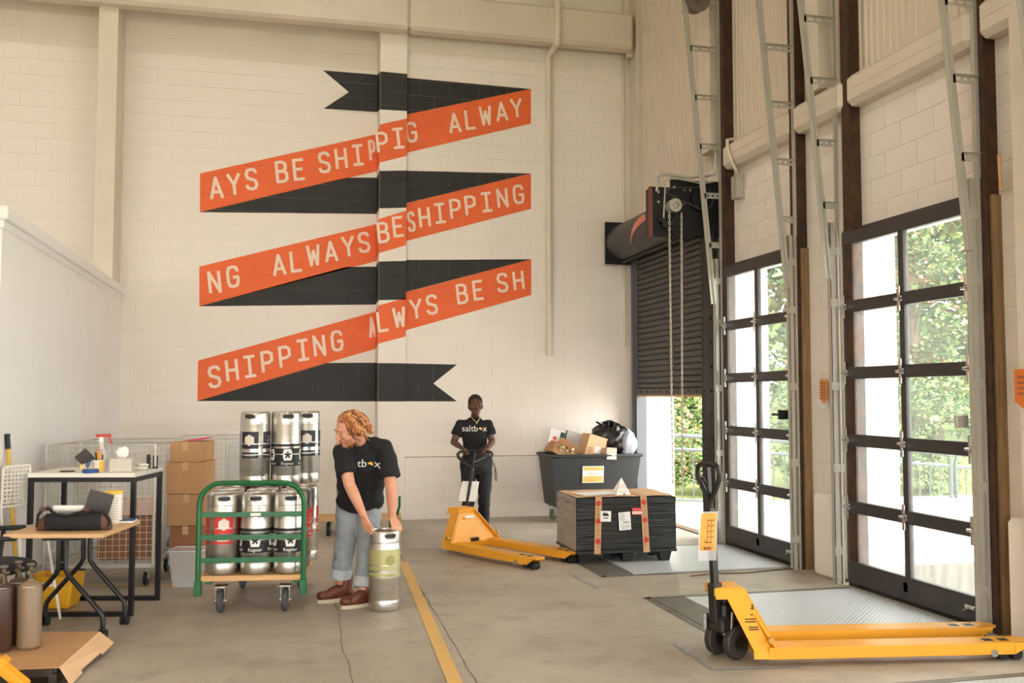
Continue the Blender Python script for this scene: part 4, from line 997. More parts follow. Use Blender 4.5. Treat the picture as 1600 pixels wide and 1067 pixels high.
m.add([p for q_ in rr for p in q_], [(j*n+i, j*n+(i+1) % n, (j+1)*n+(i+1) % n, (j+1)*n+i) for j in range(3) for i in range(n)]); m.build('tissue', PAPER, t)
t = thing('tape_roll', 'roll of blue masking tape lying at the front of the white table', 'tape', wtp(.44, .055))
MB().lathe([(.033,0), (.055,0), (.056,.002), (.056,.024), (.055,.026), (.033,.026), (.033,0)], n=28).build('roll', mat('blue tape', lin(38, 84, 150), .6), t); MB().lathe([(.029,.001), (.033,.001), (.033,.025), (.029,.025), (.029,.001)], n=24).build('core', CARD, t)
t = thing('tablet', 'dark leaflet propped up beside the pen mug', 'leaflet', wtp(.36, .20))
m = MB(); m.box((0,0,.088), (.10, .008, .14), .002, Euler((.15, -.72, .1)).to_matrix()); m.build('sheet', mat('dark brown cover', lin(58, 44, 42), .5), t, 0); m = MB(); m.box((.028,-.004,.058), (.075,.004,.035), .001, Euler((.15, -.72, .1)).to_matrix()); m.build('blue_print', mat('blue print', lin(70, 110, 160), .5), t, 0)
m = MB(); m.box((0.005, .02, .03), (.1, .05, .058), .003); m.build('stand', mat('orange white card', lin(230, 196, 150), .6), t)
t = thing('ballpoint_pen', 'dark pen lying flat on the white table', 'pen', wtp(.24, .14), .2); MB().cyl((-.05,0,.005), (.05,0,.005), .005, n=8).build('barrel', BLKPRINT, t); MB().cyl((.05,0,.005), (.062,0,.005), .004, .001, n=8).build('tip', CHROME, t)
t = thing('black_flask', 'small black cylinder standing near the back right of the white table', 'flask', wtp(.72, .55)); MB().cyl((0,0,0), (0,0,.095), .015, n=16).build('body', BLKPRINT, t); MB().cyl((0,0,.095), (0,0,.108), .013, n=16).build('cap', BLACKM, t)
t = thing('cable_clip', 'dark looped clip standing at the back right corner of the white table', 'clip', wtp(.765, .57)); m = MB(); m.tube([(-.012,0,.1), (-.012,0,.03), (-.008,0,.012), (.004,0,.006), (.014,0,.014), (.016,0,.03), (.016,0,.1)], .005, 6); m.build('loop', BLKPRINT, t); MB().box((0,0,.004), (.05,.04,.008), .002).build('foot', BLKPRINT, t)
t = thing('paper_pile', 'small pile of papers behind the tissue box', 'papers', wtp(.70, .42)); 
for k in range(4): MB().box((.004*k, 0, .006+.011*k), (.10-.01*k, .13, .009), .001, Euler((0,0,.1*k)).to_matrix()).build('sheet', PAPER if k % 2 else mat('beige paper', lin(196, 188, 170), .7), t, 0)
# ------------------------------------------------------------------ folding table
ft = thing('folding_table', 'beech topped flip table with curved black tube legs on casters', 'table', (-1.735, 6.86, 0), -.2)
FW, FD, FH = .64, .68, .705
m = MB(); m.box((FW/2, FD/2, FH-.014), (FW, FD, .028), .003); m.build('table_top', BEECH, ft)
r = .016
for y, nm in ((.14, 0), (.54, 1)):
    for k, xc in enumerate((.30, .345)):
        s_ = -1 if k == 0 else 1
        P = [(xc, y, FH-.03), (xc, y, .46), (xc+s_*.012, y, .43), (xc+s_*.035, y, .40), (xc+s_*.22, y, .19), (xc+s_*.245, y, .155), (xc+s_*.252, y, .12), (xc+s_*.252, y, .06)]
        lg = MB().tube(P, r, 10).build('leg', BLKT, ft); xx = xc+s_*.252
        mm = MB()
        for dx in (-.018, .018): mm.cyl((xx+dx-.009, y, .03), (xx+dx+.009, y, .03), .03, n=18)
        mm.build('caster', BLACKR, lg)
    MB().b2((.2, y-.02, FH-.06), (.45, y+.02, FH-.028)).build('bracket', BLKT, ft)
MB().bar((.32, .14, FH-.05), (.32, .54, FH-.05), .05, .025).build('beam', BLKT, ft)
def ftp(x, y, z=0): c, s = math.cos(-.2), math.sin(-.2); y *= .85; return (-1.735+c*x-s*y, 6.86+s*x+c*y, FH+z+.0005)
t = thing('messenger_bag', 'black messenger bag with brown leather ends lying on the beech table', 'bag', ftp(.37, .22), -.15); t.scale = (.86, .86, .86)
def loft(secs): 
    mb = MB(); n = len(secs[0]); vs = [p for s_ in secs for p in s_]
    mb.add(vs, [(j*n+i, j*n+(i+1) % n, (j+1)*n+(i+1) % n, (j+1)*n+i) for j in range(len(secs)-1) for i in range(n)]+[tuple(range(n))[::-1], tuple(range((len(secs)-1)*n, len(secs)*n))]); return mb
def sec(x, hy, h, n=16, sag=0): return [(x, hy*math.copysign(abs(math.cos(2*math.pi*i/n))**.6, math.cos(2*math.pi*i/n)), h/2+h/2*math.copysign(abs(math.sin(2*math.pi*i/n))**.6, math.sin(2*math.pi*i/n))-(sag if math.sin(2*math.pi*i/n) > .3 else 0)) for i in range(n)]
BAG = mat('black canvas', lin(22, 23, 26), .8, bump=.3, bscale=60); LEATH = mat('brown leather', lin(94, 58, 44), .6)
loft([sec(-.20,.06,.125), sec(-.15,.08,.14,sag=.01), sec(-.05,.085,.135,sag=.018), sec(.08,.085,.14,sag=.01), sec(.20,.075,.145), sec(.23,.065,.14)]).build('body', BAG, t, 60)
loft([sec(-.27,.02,.05), sec(-.245,.045,.09), sec(-.198,.061,.127)]).build('end_panel', LEATH, t, 60); loft([sec(.228,.066,.142), sec(.262,.05,.10), sec(.285,.025,.05)]).build('end_panel', LEATH, t, 60)
m = MB(); m.tube([(-.26,-.03,.03), (-.25,-.04,.12), (-.22,-.03,.165), (-.17,-.04,.17), (-.14,-.05,.145), (-.1,-.06,.125), (-.02,-.07,.118), (.06,-.06,.14), (.12,-.05,.16), (.17,-.05,.15), (.25,-.04,.13), (.28,-.03,.07), (.265,-.04,.02)], .011, 8); m.build('strap', BAG, t); m = MB(); m.box((-.21,-.02,.165), (.07,.05,.03), .01, Euler((0,-.3,0)).to_matrix()); m.box((.11,-.04,.16), (.06,.05,.025), .008); m.build('buckle_flap', LEATH, t)
t = thing('laptop', 'grey laptop standing tilted out of the messenger bag', 'laptop', ftp(.46, .36)); R_ = Euler((.25, .30, 0)).to_matrix()
m = MB(); m.box((.02,0,.13), (.16,.012,.24), .003, R_); m.build('lid', mat('space grey aluminium', lin(112, 110, 108), .35, metal=.5), t); m = MB(); m.box((.02,-.008,.145), (.02,.002,.024), 0, R_); m.build('emblem', CHROME, t, 0)
t = thing('paper_roll', 'white paper roll beside the laptop in the bag', 'paper', ftp(.28, .36)); MB().cyl((-.09,0,.13), (.10,.02,.125), .022, n=18).build('roll', PAPER, t); MB().box((0,.01,.054), (.12,.06,.107), .004).build('support_pad', mat('grey felt', lin(150,148,142), .8), t)
t = thing('wipes_canister', 'white wipes canister with yellow lid at the back of the beech table', 'canister', ftp(.50, .64)); MB().lathe([(0,0), (.058,0), (.06,.004), (.06,.20), (.057,.205), (0,.205)], n=28).build('body', mat('white ribbed tub', lin(236,232,222), .5, bump=.1, bscale=20), t); MB().lathe([(.0,.228), (.058,.226), (.063,.22), (.063,.203), (.06,.203)], n=28).build('lid', mat('yellow lid', lin(244,204,92), .5), t)
m = MB()
for k in range(9): cyl_quad(m, .0606, -2.4, -.9, .03+.018*k, .036+.018*k, 8)
m.build('label', mat('grey print', lin(196,194,188), .6), t, 0)
t = thing('notebook', 'blue notebook lying at the right back corner of the beech table', 'notebook', ftp(.58, .70), -.05); MB().box((0,0,.007), (.11,.15,.014), .002).build('pages', PAPER, t); MB().box((0,0,.0165), (.113,.153,.004), .001).build('cover', mat('blue cover', lin(58,84,120), .5), t)
# ------------------------------------------------------------------ chair, stool, pole, bucket
t = thing('office_chair', 'black office chair with armrest at the left edge', 'chair', (-1.83, 7.14, 0), .15)
CH = mat('black upholstery', lin(28, 30, 34), .55)
MB().sph((0,0,.455), (.24,.24,.055), 24, 10).build('seat', CH, t)
m = MB(); m.box((-.24,0,.80), (.05,.40,.52), .022, Euler((0,-.12,0)).to_matrix()); m.build('backrest', CH, t); MB().bar((-.17,0,.42), (-.25,0,.62), .06, .02).build('back_post', BLKT, t)
for s_ in (-1, 1):
    a = MB().box((.02, s_*.285, .675), (.24, .06, .03), .012).build('armrest', CH, t); MB().tube([(-.02, s_*.22, .42), (-.02, s_*.275, .46), (.0, s_*.285, .66)], .014, 8).build('arm_post', BLKT, a)
MB().cyl((0,0,.1), (0,0,.42), .026, n=14).build('gas_column', BLKT, t)
for k in range(5):
    a = 2*math.pi*k/5+.3; e = MB().bar((0,0,.09), (.24*math.cos(a), .24*math.sin(a), .07), .045, .03).build('base_arm', BLKT, t); MB().cyl((.235*math.cos(a)-.02, .235*math.sin(a), .028), (.235*math.cos(a)+.02, .235*math.sin(a), .028), .028, n=14).build('caster', BLACKR, e)
WSTL = mat('white painted wire', lin(226, 222, 214), .5)
t = thing('bar_stool', 'white stool with perforated backrest and thin metal legs behind the tables', 'stool', (-1.75, 7.58, 0), -.75)
pts = [(-.15,-.11,.66), (.06,-.11,.66), (.06,.11,.66), (-.15,.11,.66)]
MB().box((-.045,0,.655), (.24,.26,.014), .006).build('seat', WSTL, t)
for (a, b) in (((-.14,-.10), (-.17,-.12)), ((.05,-.10), (.11,-.12)), ((.05,.10), (.20,.13)), ((-.14,.10), (-.17,.13))): MB().cyl((a[0], a[1], .65), (b[0], b[1], 0), .0095, n=8).build('leg', WSTL, t)
MB().tube([(-.16,-.11,.24), (.09,-.115,.24), (.15,.12,.24), (-.16,.12,.24)], .006, 6, closed=True).build('foot_ring', WSTL, t)
bk = MB(); n1, n2 = 7, 9
for i in range(n1+1): y = -.10+.20*i/n1; bk.box((-.155,y,.96), (.006,.012,.27))
for j in range(n2+1): z = .83+.26*j/n2; bk.box((-.155,0,z), (.006,.20,.014))
bk.build('backrest', WSTL, t, 0)
m = MB(); m.tube([(-.14,-.11,.65), (-.155,-.11,.78), (-.155,-.105,1.08), (-.155,.105,1.08), (-.155,.11,.78), (-.14,.11,.65)], .009, 8); m.tube([(-.155,-.11,.80), (-.155,.11,.80)], .009, 8); m.build('back_frame', WSTL, t)
t = thing('broom_pole', 'yellow pole with black grip leaning on the partition', 'pole', (0,0,0))
p0, p1 = V(-1.80,7.62,.0), V(-1.935,7.72,1.22); MB().cyl(p0, p1, .0135, n=12).build('shaft', mat('yellow pole', lin(214,172,48), .5), t); d_ = (p1-p0).normalized(); m = MB(); m.cyl(p1-d_*.01, p1+d_*.085, .018, n=12); m.cyl(p1+d_*.085, p1+d_*.1, .021, n=12); m.build('grip', BLKPRINT, t)
t = thing('mop_bucket', 'yellow plastic mop bucket under the white table', 'bucket', (-1.64, 7.98, 0), -.2)
m = MB(); h = [(-.17,-.13),(.17,-.13),(.17,.13),(-.17,.13)]; P = []
for z, k in ((.01,.8), (.10,.92), (.20,1.0), (.25,1.0), (.25,.94), (.06,.84)):
    for (x, y) in h: P += [(x*k*.85 if False else x*k-.02*(1 if x > 0 else -1), y*k, z), (x*k, y*k-.02*(1 if y > 0 else -1), z)] if (x > 0) == (y < 0) else [(x*k, y*k-.02*(1 if y > 0 else -1), z), (x*k-.02*(1 if x > 0 else -1), y*k, z)]
m.add(P, [(j*8+i, j*8+(i+1) % 8, j*8+8+(i+1) % 8, j*8+8+i) for j in range(5) for i in range(8)]+[tuple(range(8))[::-1], tuple(range(40,48))]); m.build('tub', mat('yellow bucket plastic', lin(226,170,36), .45), t, 30)
MB().tube([(-.17,0,.22), (-.15,0,.31), (0,0,.345), (.15,0,.31), (.17,0,.22)], .006, 6).build('handle', GALV, t); MB().cyl((-.06,-.128,.13), (-.06,-.118,.13), .014, n=12).build('drain_plug', BLKPRINT, t)
# ------------------------------------------------------------------ gas cylinders on the low cart
lc = thing('low_cart', 'low steel frame cart with yellow lever at the lower left corner', 'cart', (-1.92, 5.90, 0), -.08)
FRM = mat('scuffed dark steel', lin(74, 66, 58), .5, metal=.5, var=.5, vscale=18)
for p, q in (((0,0,.075),(.72,0,.075)), ((0,.7,.075),(.72,.7,.075)), ((0,0,.075),(0,.7,.075)), ((.72,0,.075),(.72,.7,.075))): MB().bar(p, q, .034, .04).build('frame_rail', FRM, lc)
for x in (0, .72):
    for y in (0, .7): MB().box((x, y, .035), (.045,.045,.07), .003).build('foot', FRM, lc)
MB().b2((.02,.02,.088), (.70,.68,.095)).build('deck', FRM, lc, 0)
lv = MB(); lv.bar((.30,-.16,.34), (.64,-.20,.06), .075, .05, bev=.006); lv.build('lever', YELLOW, lc); lv = MB(); lv.b2((.50,-.26,0), (.72,-.12,.05), .004); lv.box((.52,-.17,.19), (.05,.09,.035), .008, Euler((0,.6,0)).to_matrix()); lv.cyl((.58,-.27,.08), (.58,-.11,.08), .018, n=12); lv.build('lever_bracket', YELLOW, lc)
cb = thing('cardboard_sheet', 'flattened cardboard sheet on the low cart with a flap folded to the floor', 'cardboard', (0, 0, .098))
def slab(P, th): n = len(P); return MB().add(P+[(x, y, z+th) for x, y, z in P], [tuple(range(n))[::-1], tuple(range(n, 2*n))]+[(i, (i+1) % n, n+(i+1) % n, n+i) for i in range(n)])
slab([(-1.97,5.87,0), (-1.17,5.83,0), (-1.10,6.64,0), (-1.97,6.82,0)], .005).build('sheet', CARD, cb, 0)
slab([(-1.17,5.83,0), (-1.105,5.80,-.093), (-1.085,6.02,-.085), (-1.095,6.03,-.072), (-1.045,6.36,-.062), (-1.035,6.365,-.073), (-1.01,6.60,-.064), (-1.10,6.64,0)], .005).build('flap', CARDL, cb, 0)
def gas(x, y, h, r, m, label, tagc=True):
    t = thing('gas_cylinder', label, 'gas cylinder', (x, y, .1045), group='gas cylinders on the low cart')
    pr = [(0,0), (r*.8,.0), (r,.018), (r, h*.74)]
    for k in range(1, 9): a = math.pi/2*k/8; pr.append((max(r*math.cos(a), .021), h*.74+r*.75*math.sin(a)))
    pr += [(.021, h*.74+r*.9)]; MB().lathe(pr, n=28).build('body', m, t)
    zt = h*.74+r*.85; v = MB(); v.cyl((0,0,zt), (0,0,zt+.075), .016, n=12); v.cyl((0,-.015,zt+.045), (0,-.045,zt+.045), .012, n=10); v.cyl((.0,.0,zt+.05), (.032,.0,zt+.05), .011, n=10); v.build('valve', mat('dull brass valve', lin(92,80,62), .4, metal=.7), t)
    w_ = MB(); w_.lathe([(.0,.0), (.022,.0), (.026,.006), (.022,.016), (0,.018)], (0,0,zt+.078), 12); w_.build('handwheel', mat('grey handwheel', lin(104,98,90), .45, metal=.5), t)
    if tagc: s_ = MB(); cyl_quad(s_, r*.93, -2.2, -1.0, h*.74+r*.12, h*.74+r*.30, 8); s_.build('label', PAPER, t, 0)
TANC = mat('tan cylinder paint', lin(134,112,88), .4); BRNC = mat('brown cylinder paint', lin(72,50,40), .35)
gas(-1.435, 6.30, .47, .067, TANC, 'tan gas cylinder standing at the right of the group')
gas(-1.572, 6.26, .48, .056, BRNC, 'brown gas cylinder at the front left of the group')
gas(-1.53, 6.42, .48, .056, BRNC, 'brown gas cylinder behind the tan one')
gas(-1.67, 6.40, .52, .056, TANC, 'tallest gas cylinder at the left edge of the group', False)
# ------------------------------------------------------------------ pallet jacks
BLKH = mat('black handle paint', lin(34, 32, 31), .3)
def pallet_jack(label, loc, rot, width, fl, hx, hz, loop_w, turn=0.0):
    """local +x = towards the fork tips, origin on the floor under the steering axle; (hx, hz) = where the handle grip is"""
    t = thing('pallet_jack', label, 'pallet jack', loc, rot, 'pallet jacks')
    hw = width/2; fwid = .16; x0 = .17; xt = x0+fl
    for s in (-1, 1):
        yo = s*hw; yi = s*(hw-fwid); top, bot = .115, .045
        P = [(x0, min(yo, yi)), (xt-.12, min(yo, yi)), (xt-.03, min(yo, yi)+.02), (xt, min(yo, yi)+.05), (xt, max(yo, yi)-.05), (xt-.03, max(yo, yi)-.02), (xt-.12, max(yo, yi)), (x0, max(yo, yi))]
        m = MB(); n = len(P)
        m.add([(x, y, top-.0) for x, y in P]+[(x, y, top-.012) for x, y in P], [tuple(range(n)), tuple(range(n, 2*n))[::-1]]+[(n+i, n+(i+1) % n, (i+1) % n, i) for i in range(n)])
        for y in (min(yo, yi), max(yo, yi)):
            ys = y+.007 if y == min(yo, yi) else y-.007
            m.box(((x0+xt-.14)/2, ys, (top+bot)/2), (xt-.14-x0, .012, top-bot), .003)
            m.add([(xt-.14, ys-.006, bot), (xt-.14, ys+.006, bot), (xt-.05, ys+.006, top-.02), (xt-.05, ys-.006, top-.02), (xt-.14, ys-.006, top), (xt-.14, ys+.006, top), (xt-.05, ys+.006, top), (xt-.05, ys-.006, top)], [(0,1,2,3), (7,6,5,4), (0,3,7,4), (1,5,6,2)])
        fk = m.build('fork', YELLOW, t, 25)
        m = MB(); m.cyl((xt-.19, yi+s*.04, .038), (xt-.19, yo-s*.04, .038), .037, n=16); m.cyl((xt-.10, yi+s*.04, .034), (xt-.10, yo-s*.04, .034), .033, n=16); m.build('load_roller', BLACKR, fk)
        m = MB()
        for k in range(2): m.b2((xt-.30+.10*k, min(yo, yi)+.05, top+.0005), (xt-.24+.10*k, max(yo, yi)-.05, top+.0012))
        m.build('slot', BLKPRINT, fk, 0)
        m = MB(); m.cyl((xt-.27, yo-s*.01, .055), (xt-.27, yo+s*.004, .055), .022, n=12); m.build('pivot_pin', CHROME, fk)
    # sloping trapezoid front plate and the narrow head
    zt = .43; m = MB(); wb_, wt_ = hw, .10; th = .012
    A = [(x0+.055, -wb_, .05), (x0+.055, wb_, .05), (x0+.05, wb_, .115), (x0-.105, wt_, zt-.02), (x0-.105, -wt_, zt-.02), (x0+.05, -wb_, .115)]
    B = [(x-.014, y, z) for x, y, z in A]
    m.add(A+B, [tuple(range(6)), tuple(range(6, 12))[::-1]]+[(i, 6+i, 6+(i+1) % 6, (i+1) % 6) for i in range(6)])
    def yw(z, s): f = min(1, max(0, (z-.115)/(zt-.135))); return s*(wb_+(wt_-wb_)*f)
    for s in (-1, 1):           # side webs, an inverted L in profile
        pr = [(-.27,zt), (-.085,zt), (.06,.115), (.06,.05), (-.09,.05), (-.09,.10), (-.20,zt-.06), (-.27,zt-.06)]
        Q = [(x0+x, yw(z, s), z) for x, z in pr]; W = [(x, y-s*.012, z) for x, y, z in Q]; n = len(pr)
        f = [tuple(range(n)), tuple(range(n, 2*n))[::-1]]+[(i, n+i, n+(i+1) % n, (i+1) % n) for i in range(n)]
        m.add(Q+W, f if s < 0 else [g[::-1] for g in f])
    m.build('frame_plate', YELLOW, t, 25, fix=True)
    MB().b2((x0-.275, -.105, zt-.05), (x0-.085, .105, zt+.004), .008).build('head_plate', YELLOW, t)
    m = MB(); m.b2((x0-.05, -hw+.02, .05), (x0+.06, hw-.02, .105), .004); m.build('heel_bar', YELLOW, t)
    m = MB()
    for s in (-1, 1): m.cyl((x0+.01, s*(hw-.01), .16), (x0+.01, s*(hw+.02), .16), .018, n=10)
    m.build('pivot_bolt', mat('brass bolt', lin(196,156,80), .4, metal=.7), t)
    m = MB(); s_ = -1; nrm = V(.155, 0, .05)
    ax = V(0, .0, 0)
    m.prism([(-.06,-.014), (.06,-.014), (.06,.014), (-.06,.014)], (x0-.03, -hw*.54-.005, .285) if False else (x0-.048, 0, .345), (0,1,0), V(-.155,0,.32).normalized(), .002); m.build('maker_plate', BLKPRINT if width < .6 else WHITEP, t, 0)
    pd = MB(); lb = MB()
    def wp(x, z, o): return (x0+x, yw(z, -1)-o, z)
    if width < .6:
        pd.add([wp(-.135,.315,.0015), wp(-.05,.315,.0015), wp(-.05,.345,.0015), wp(-.135,.345,.0015)], [(0,1,2,3)])
        for k, (a, c, z) in enumerate(((-.10,-.06,.285), (-.115,-.05,.262), (-.115,-.05,.248), (-.10,-.04,.220), (-.10,-.04,.208))): pd.add([wp(a,z,.0015), wp(c,z,.0015), wp(c,z+.006,.0015), wp(a,z+.006,.0015)], [(0,1,2,3)])
        pd.build('frame_decal', BLKPRINT, t, 0)
        vs, fs = text_vf('ULINE', .026); lb.add([wp(-.0925+x, .330+y, .003) for x, y in vs], fs); lb.build('decal_lettering', YELLOW, t, 0)
    # pump, wheels and handle steer together
    m = MB(); m.cyl((0,0,.13), (0,0,zt-.05), .035, n=16); m.build('pump_ram', CHROME, t)
    m = MB(); m.cyl((0,0,.16), (0,0,.205), .09, n=20); m.build('swivel_plate', BLKH, t); MB().bar((.03,0,.17), (x0+.05,0,.12), .10, .03).build('push_rod', BLKH, t)
    tl = thing_part('steering_handle', t, (0,0,0), turn)
    m = MB(); m.box((-.02,0,.27), (.15,.13,.14), .015); m.cyl((-.02,.0,.33), (-.02,0,.37), .045, n=14); m.build('pump_body', BLKH, tl)
    for s in (-1, 1):
        MB().lathe([(.045,-.026), (.092,-.026), (.1,-.018), (.1,.018), (.092,.026), (.045,.026)], (0, s*.075, .1), 28, Euler((math.pi/2, 0, 0)).to_matrix()).build('steer_wheel', mat('grey tyre', lin(58,54,50), .6), tl)
        MB().cyl((0, s*.075-.024, .1), (0, s*.075+.024, .1), .088, n=24).build('wheel_disc', BLKPRINT, tl); MB().cyl((0, s*.075-.03, .1), (0, s*.075+.03, .1), .022, n=12).build('axle_cap', BLKH, tl)
    b = V(-.09, 0, .24); g = V(hx, 0, hz); ax_ = (g-b).normalized()
    e = b+ax_*((g-b).length-.26)
    m = MB(); m.bar(b, e, .045, .03, (0,1,0)); m.build('shaft', BLKH, tl); m = MB(); m.bar(b-ax_*.02, b+ax_*.22, .075, .062, (0,1,0), .008); m.build('shaft_foot', BLKH, tl)
    m = MB(); m.box(b+V(.03,0,-.03), (.12,.15,.09), .012); m.cyl(b+V(0,-.085,0), b+V(0,.085,0), .024, n=12); m.build('pump_yoke', BLKH, tl)
    m = MB(); m.cyl(b+V(-.05,.05,.03), b+V(-.05,.05,-.06), .014, n=10); m.cyl(b+V(.04,-.09,.05), b+V(.03,-.09,-.05), .009, n=8); m.build('spring', CHROME, tl)
    P = [e-ax_*.02]; u = V(0,1,0); L_ = .27
    prof = [(0,.0), (.05,.02), (.14,.6), (.2,.92), (.245,1.0), (.285,.88), (.30,.6), (.302,.3)]
    for s in (1,):
        left = [e+ax_*a*(L_/.30)+u*(c*loop_w/2) for a, c in prof]; right = [e+ax_*a*(L_/.30)-u*(c*loop_w/2) for a, c in prof]
        MB().tube(left+right[::-1], .0165, 10, closed=False).build('grip_loop', BLKH, tl)
    m = MB(); m.bar(e+ax_*.0, e+ax_*.25, .03, .012, (0,1,0)); m.build('centre_bar', BLKH, tl); m = MB(); m.bar(e+ax_*.12, e+ax_*.19+u*loop_w*.32, .008, .016); m.build('release_lever', BLKH, tl)
    return t, tl, b, e, ax_
def thing_part(name, parent, loc, rot):
    o = bpy.data.objects.new(name, None); o.empty_display_size = .05; COL.objects.link(o); o.parent = parent; o.location = loc; o.rotation_euler = (0, 0, rot); return o
# near jack, forks pointing right
J2 = pallet_jack('yellow pallet jack in the foreground with orange tag on its upright handle', (2.69, 5.53, 0), -.155, .54, 1.66, -.15, 1.17, .18, .55)
# hanging laminated tag
tg = J2[1]; m = MB(); n = 8; vs = []
for i in range(n+1):
    f = i/n; y = -.065+.0; z = 0
CT, ST = math.cos(-.45), math.sin(-.45)          # the tag turns to face the room
def tagpt(s_, f):
    x, y = .058*s_-.02*f-.02*math.sin(math.pi*f), -.05-.05*math.sin(math.pi*f*.9)
    return (-.175+CT*x-ST*y, CT*y+ST*x, .90-.29*f)
for f in [i/10 for i in range(11)]: vs += [tagpt(-1, f), tagpt(1, f)]
m.add(vs, [(2*i, 2*i+1, 2*i+3, 2*i+2) for i in range(10)]); m.build('tag_sleeve', FILM, tg, 60)
m = MB(); vs = []
def tagin(s_, f): p = tagpt(s_*.85, f); return (p[0]-.0006, p[1]-.0015, p[2])
for f in [.03+i*.075 for i in range(11)]: vs += [tagin(-1, f), tagin(1, f)]
m.add(vs, [(2*i, 2*i+1, 2*i+3, 2*i+2) for i in range(10)]); m.build('tag_sheet', mat('orange tag', lin(236,160,66), .6), tg, 60)
m = MB()
def tq(s0, s1, f0, f1): 
    q = [tagin(s0/.85*.85, f0), tagin(s1, f0), tagin(s1, f1), tagin(s0, f1)]; m.add([(x-.0006, y-.0015, z) for x, y, z in q], [(0,1,2,3)])
for k in range(4):
    for a in (-.1, .35): tq(a, a+.06, .16+.11*k, .26+.11*k); tq(a, a+.36, .16+.11*k, .175+.11*k)
tq(-.4, .55, .6, .615); tq(-.4, -.32, .3, .6)
for k in range(5): tq(-.5+.2*k, -.38+.2*k, .70, .76)
m.build('tag_print', BLKPRINT, tg, 0)
# far jack, pushed by the woman
J1 = pallet_jack('yellow pallet jack with wide forks pushed by the woman', (1.86, 9.98, 0), -1.07, .66, 1.30, -.64, .975, .40, -.92)
m = MB(); b, e, ax_ = J1[2], J1[3], J1[4]; c = b+(e-b)*.62
m.box(c+V(.012,0,-.0), (.004,.19,.26), .001, Euler((0, -.7, 0)).to_matrix()); m.build('paper_sleeve', PAPER, J1[1], 0)
# ------------------------------------------------------------------ wrapped crate
cr = thing('wrapped_crate', 'low crate wrapped in black stretch film on a plastic pallet', 'crate', (2.745, 8.80, 0), -.02)
W_, D_, Z0, Z1 = 1.0, .70, .125, .625
STRETCH = mat('black stretch film', lin(22, 24, 26), .2, bump=1.0, bscale=9, stretch=(.3, 3, 7))
GFILM = mat('grey stretch film', lin(178, 172, 163), .35, var=.35, vscale=10, bump=.8, bscale=16, stretch=(3, .5, 6), col2=lin(138,133,126))
rnd = random.Random(8)
def wrapped(p, q, nu, nv, j):      # a slightly bulging, wrinkled sheet between two corners (vertical)
    p = Vector(p); q = Vector(q); m = MB(); vs = []; nrm = (q-p); nrm.z = 0; nrm = V(nrm.y, -nrm.x, 0).normalized()
    for b_ in range(nv+1):
        row = rnd.uniform(-j, j)
        for a in range(nu+1):
            u_, v_ = a/nu, b_/nv; edge = 0 if a in (0, nu) else 1
            vs.append((p.x+(q.x-p.x)*u_+nrm.x*(edge*(row+rnd.uniform(-j, j))), p.y+(q.y-p.y)*u_+nrm.y*(edge*(row+rnd.uniform(-j, j))), p.z+(q.z-p.z)*v_))
    m.add(vs, [(b_*(nu+1)+a, b_*(nu+1)+a+1, (b_+1)*(nu+1)+a+1, (b_+1)*(nu+1)+a) for b_ in range(nv) for a in range(nu)]); return m
MB().b2((.004,.004,Z0), (W_-.004, D_-.004, Z1-.004)).build('crate_core', BLKPRINT, cr, 0)
wrapped((0,-.004,Z0-.02), (W_,-.004,Z1-.01), 26, 30, .0035).build('film_front', STRETCH, cr, 60); wrapped((W_+.004,0,Z0-.02), (W_+.004,D_,Z1-.01), 14, 20, .004).build('film_side', STRETCH, cr, 60)
wrapped((-.004,D_,Z0-.03), (-.004,0,Z1), 16, 24, .006).build('film_side', GFILM, cr, 60); wrapped((W_,D_+.004,Z0), (0,D_+.004,Z1), 10, 10, .003).build('film_back', STRETCH, cr, 60)
m = MB(); vs = []
for a in range(13):
    for b_ in range(9): vs.append((W_*a/12, D_*b_/8-.002, Z1+.004+rnd.uniform(0,.006)))
m.add(vs, [(a*9+b_, (a+1)*9+b_, (a+1)*9+b_+1, a*9+b_+1) for a in range(12) for b_ in range(8)]); m.build('top_board', CARDL, cr, 40)
m = MB(); m.box((.28,.28,Z1+.014), (.42,.3,.003), 0, Euler((0,0,.2)).to_matrix()); m.build('top_paper', PAPER, cr, 0)
for k, (x, x2) in enumerate(((.215, .205), (.665, .70))):
    m = MB(); m.add([(x-.03,-.012,Z1+.012), (x+.035,-.012,Z1+.012), (x2+.03,-.014,Z0-.03), (x2-.035,-.014,Z0-.03), (x-.03,.3,Z1+.014), (x+.035,.3,Z1+.014)], [(3,2,1,0), (0,1,5,4)]); b_ = m.build('packing_tape', mat('kraft tape', lin(196,152,110), .45), cr, 0)
    for j in range(3):
        f = (.10, .44, .82)[j]; zc = Z1-f*(Z1-Z0); xc = x+(x2-x)*f; mm = MB(); mm.add([(xc+.025*math.cos(2*math.pi*i/16), -.0165, zc+.025*math.sin(2*math.pi*i/16)) for i in range(16)], [tuple(range(16))]); dot = mm.build('red_mark', REDP, b_, 0)
    mm = MB()
    for j in range(16): zc = Z0+.03+j*.028; mm.b2((x+(x2-x)*.5-.012, -.0165, zc), (x+(x2-x)*.5+.010, -.016, zc+.008))
    mm.build('tape_print', CARDD, b_, 0)
def sheet(nm, x, z, w_, h_, m_, rot=0.0, y=-.019): 
    o = MB().box((0,0,0), (w_,.002,h_)).build(nm, m_, cr, 0); o.location = (x, y, z); o.rotation_euler = (0, rot, 0); return o
s1 = sheet('square_label', .285, Z1-.175, .105, .10, PAPER, .04)
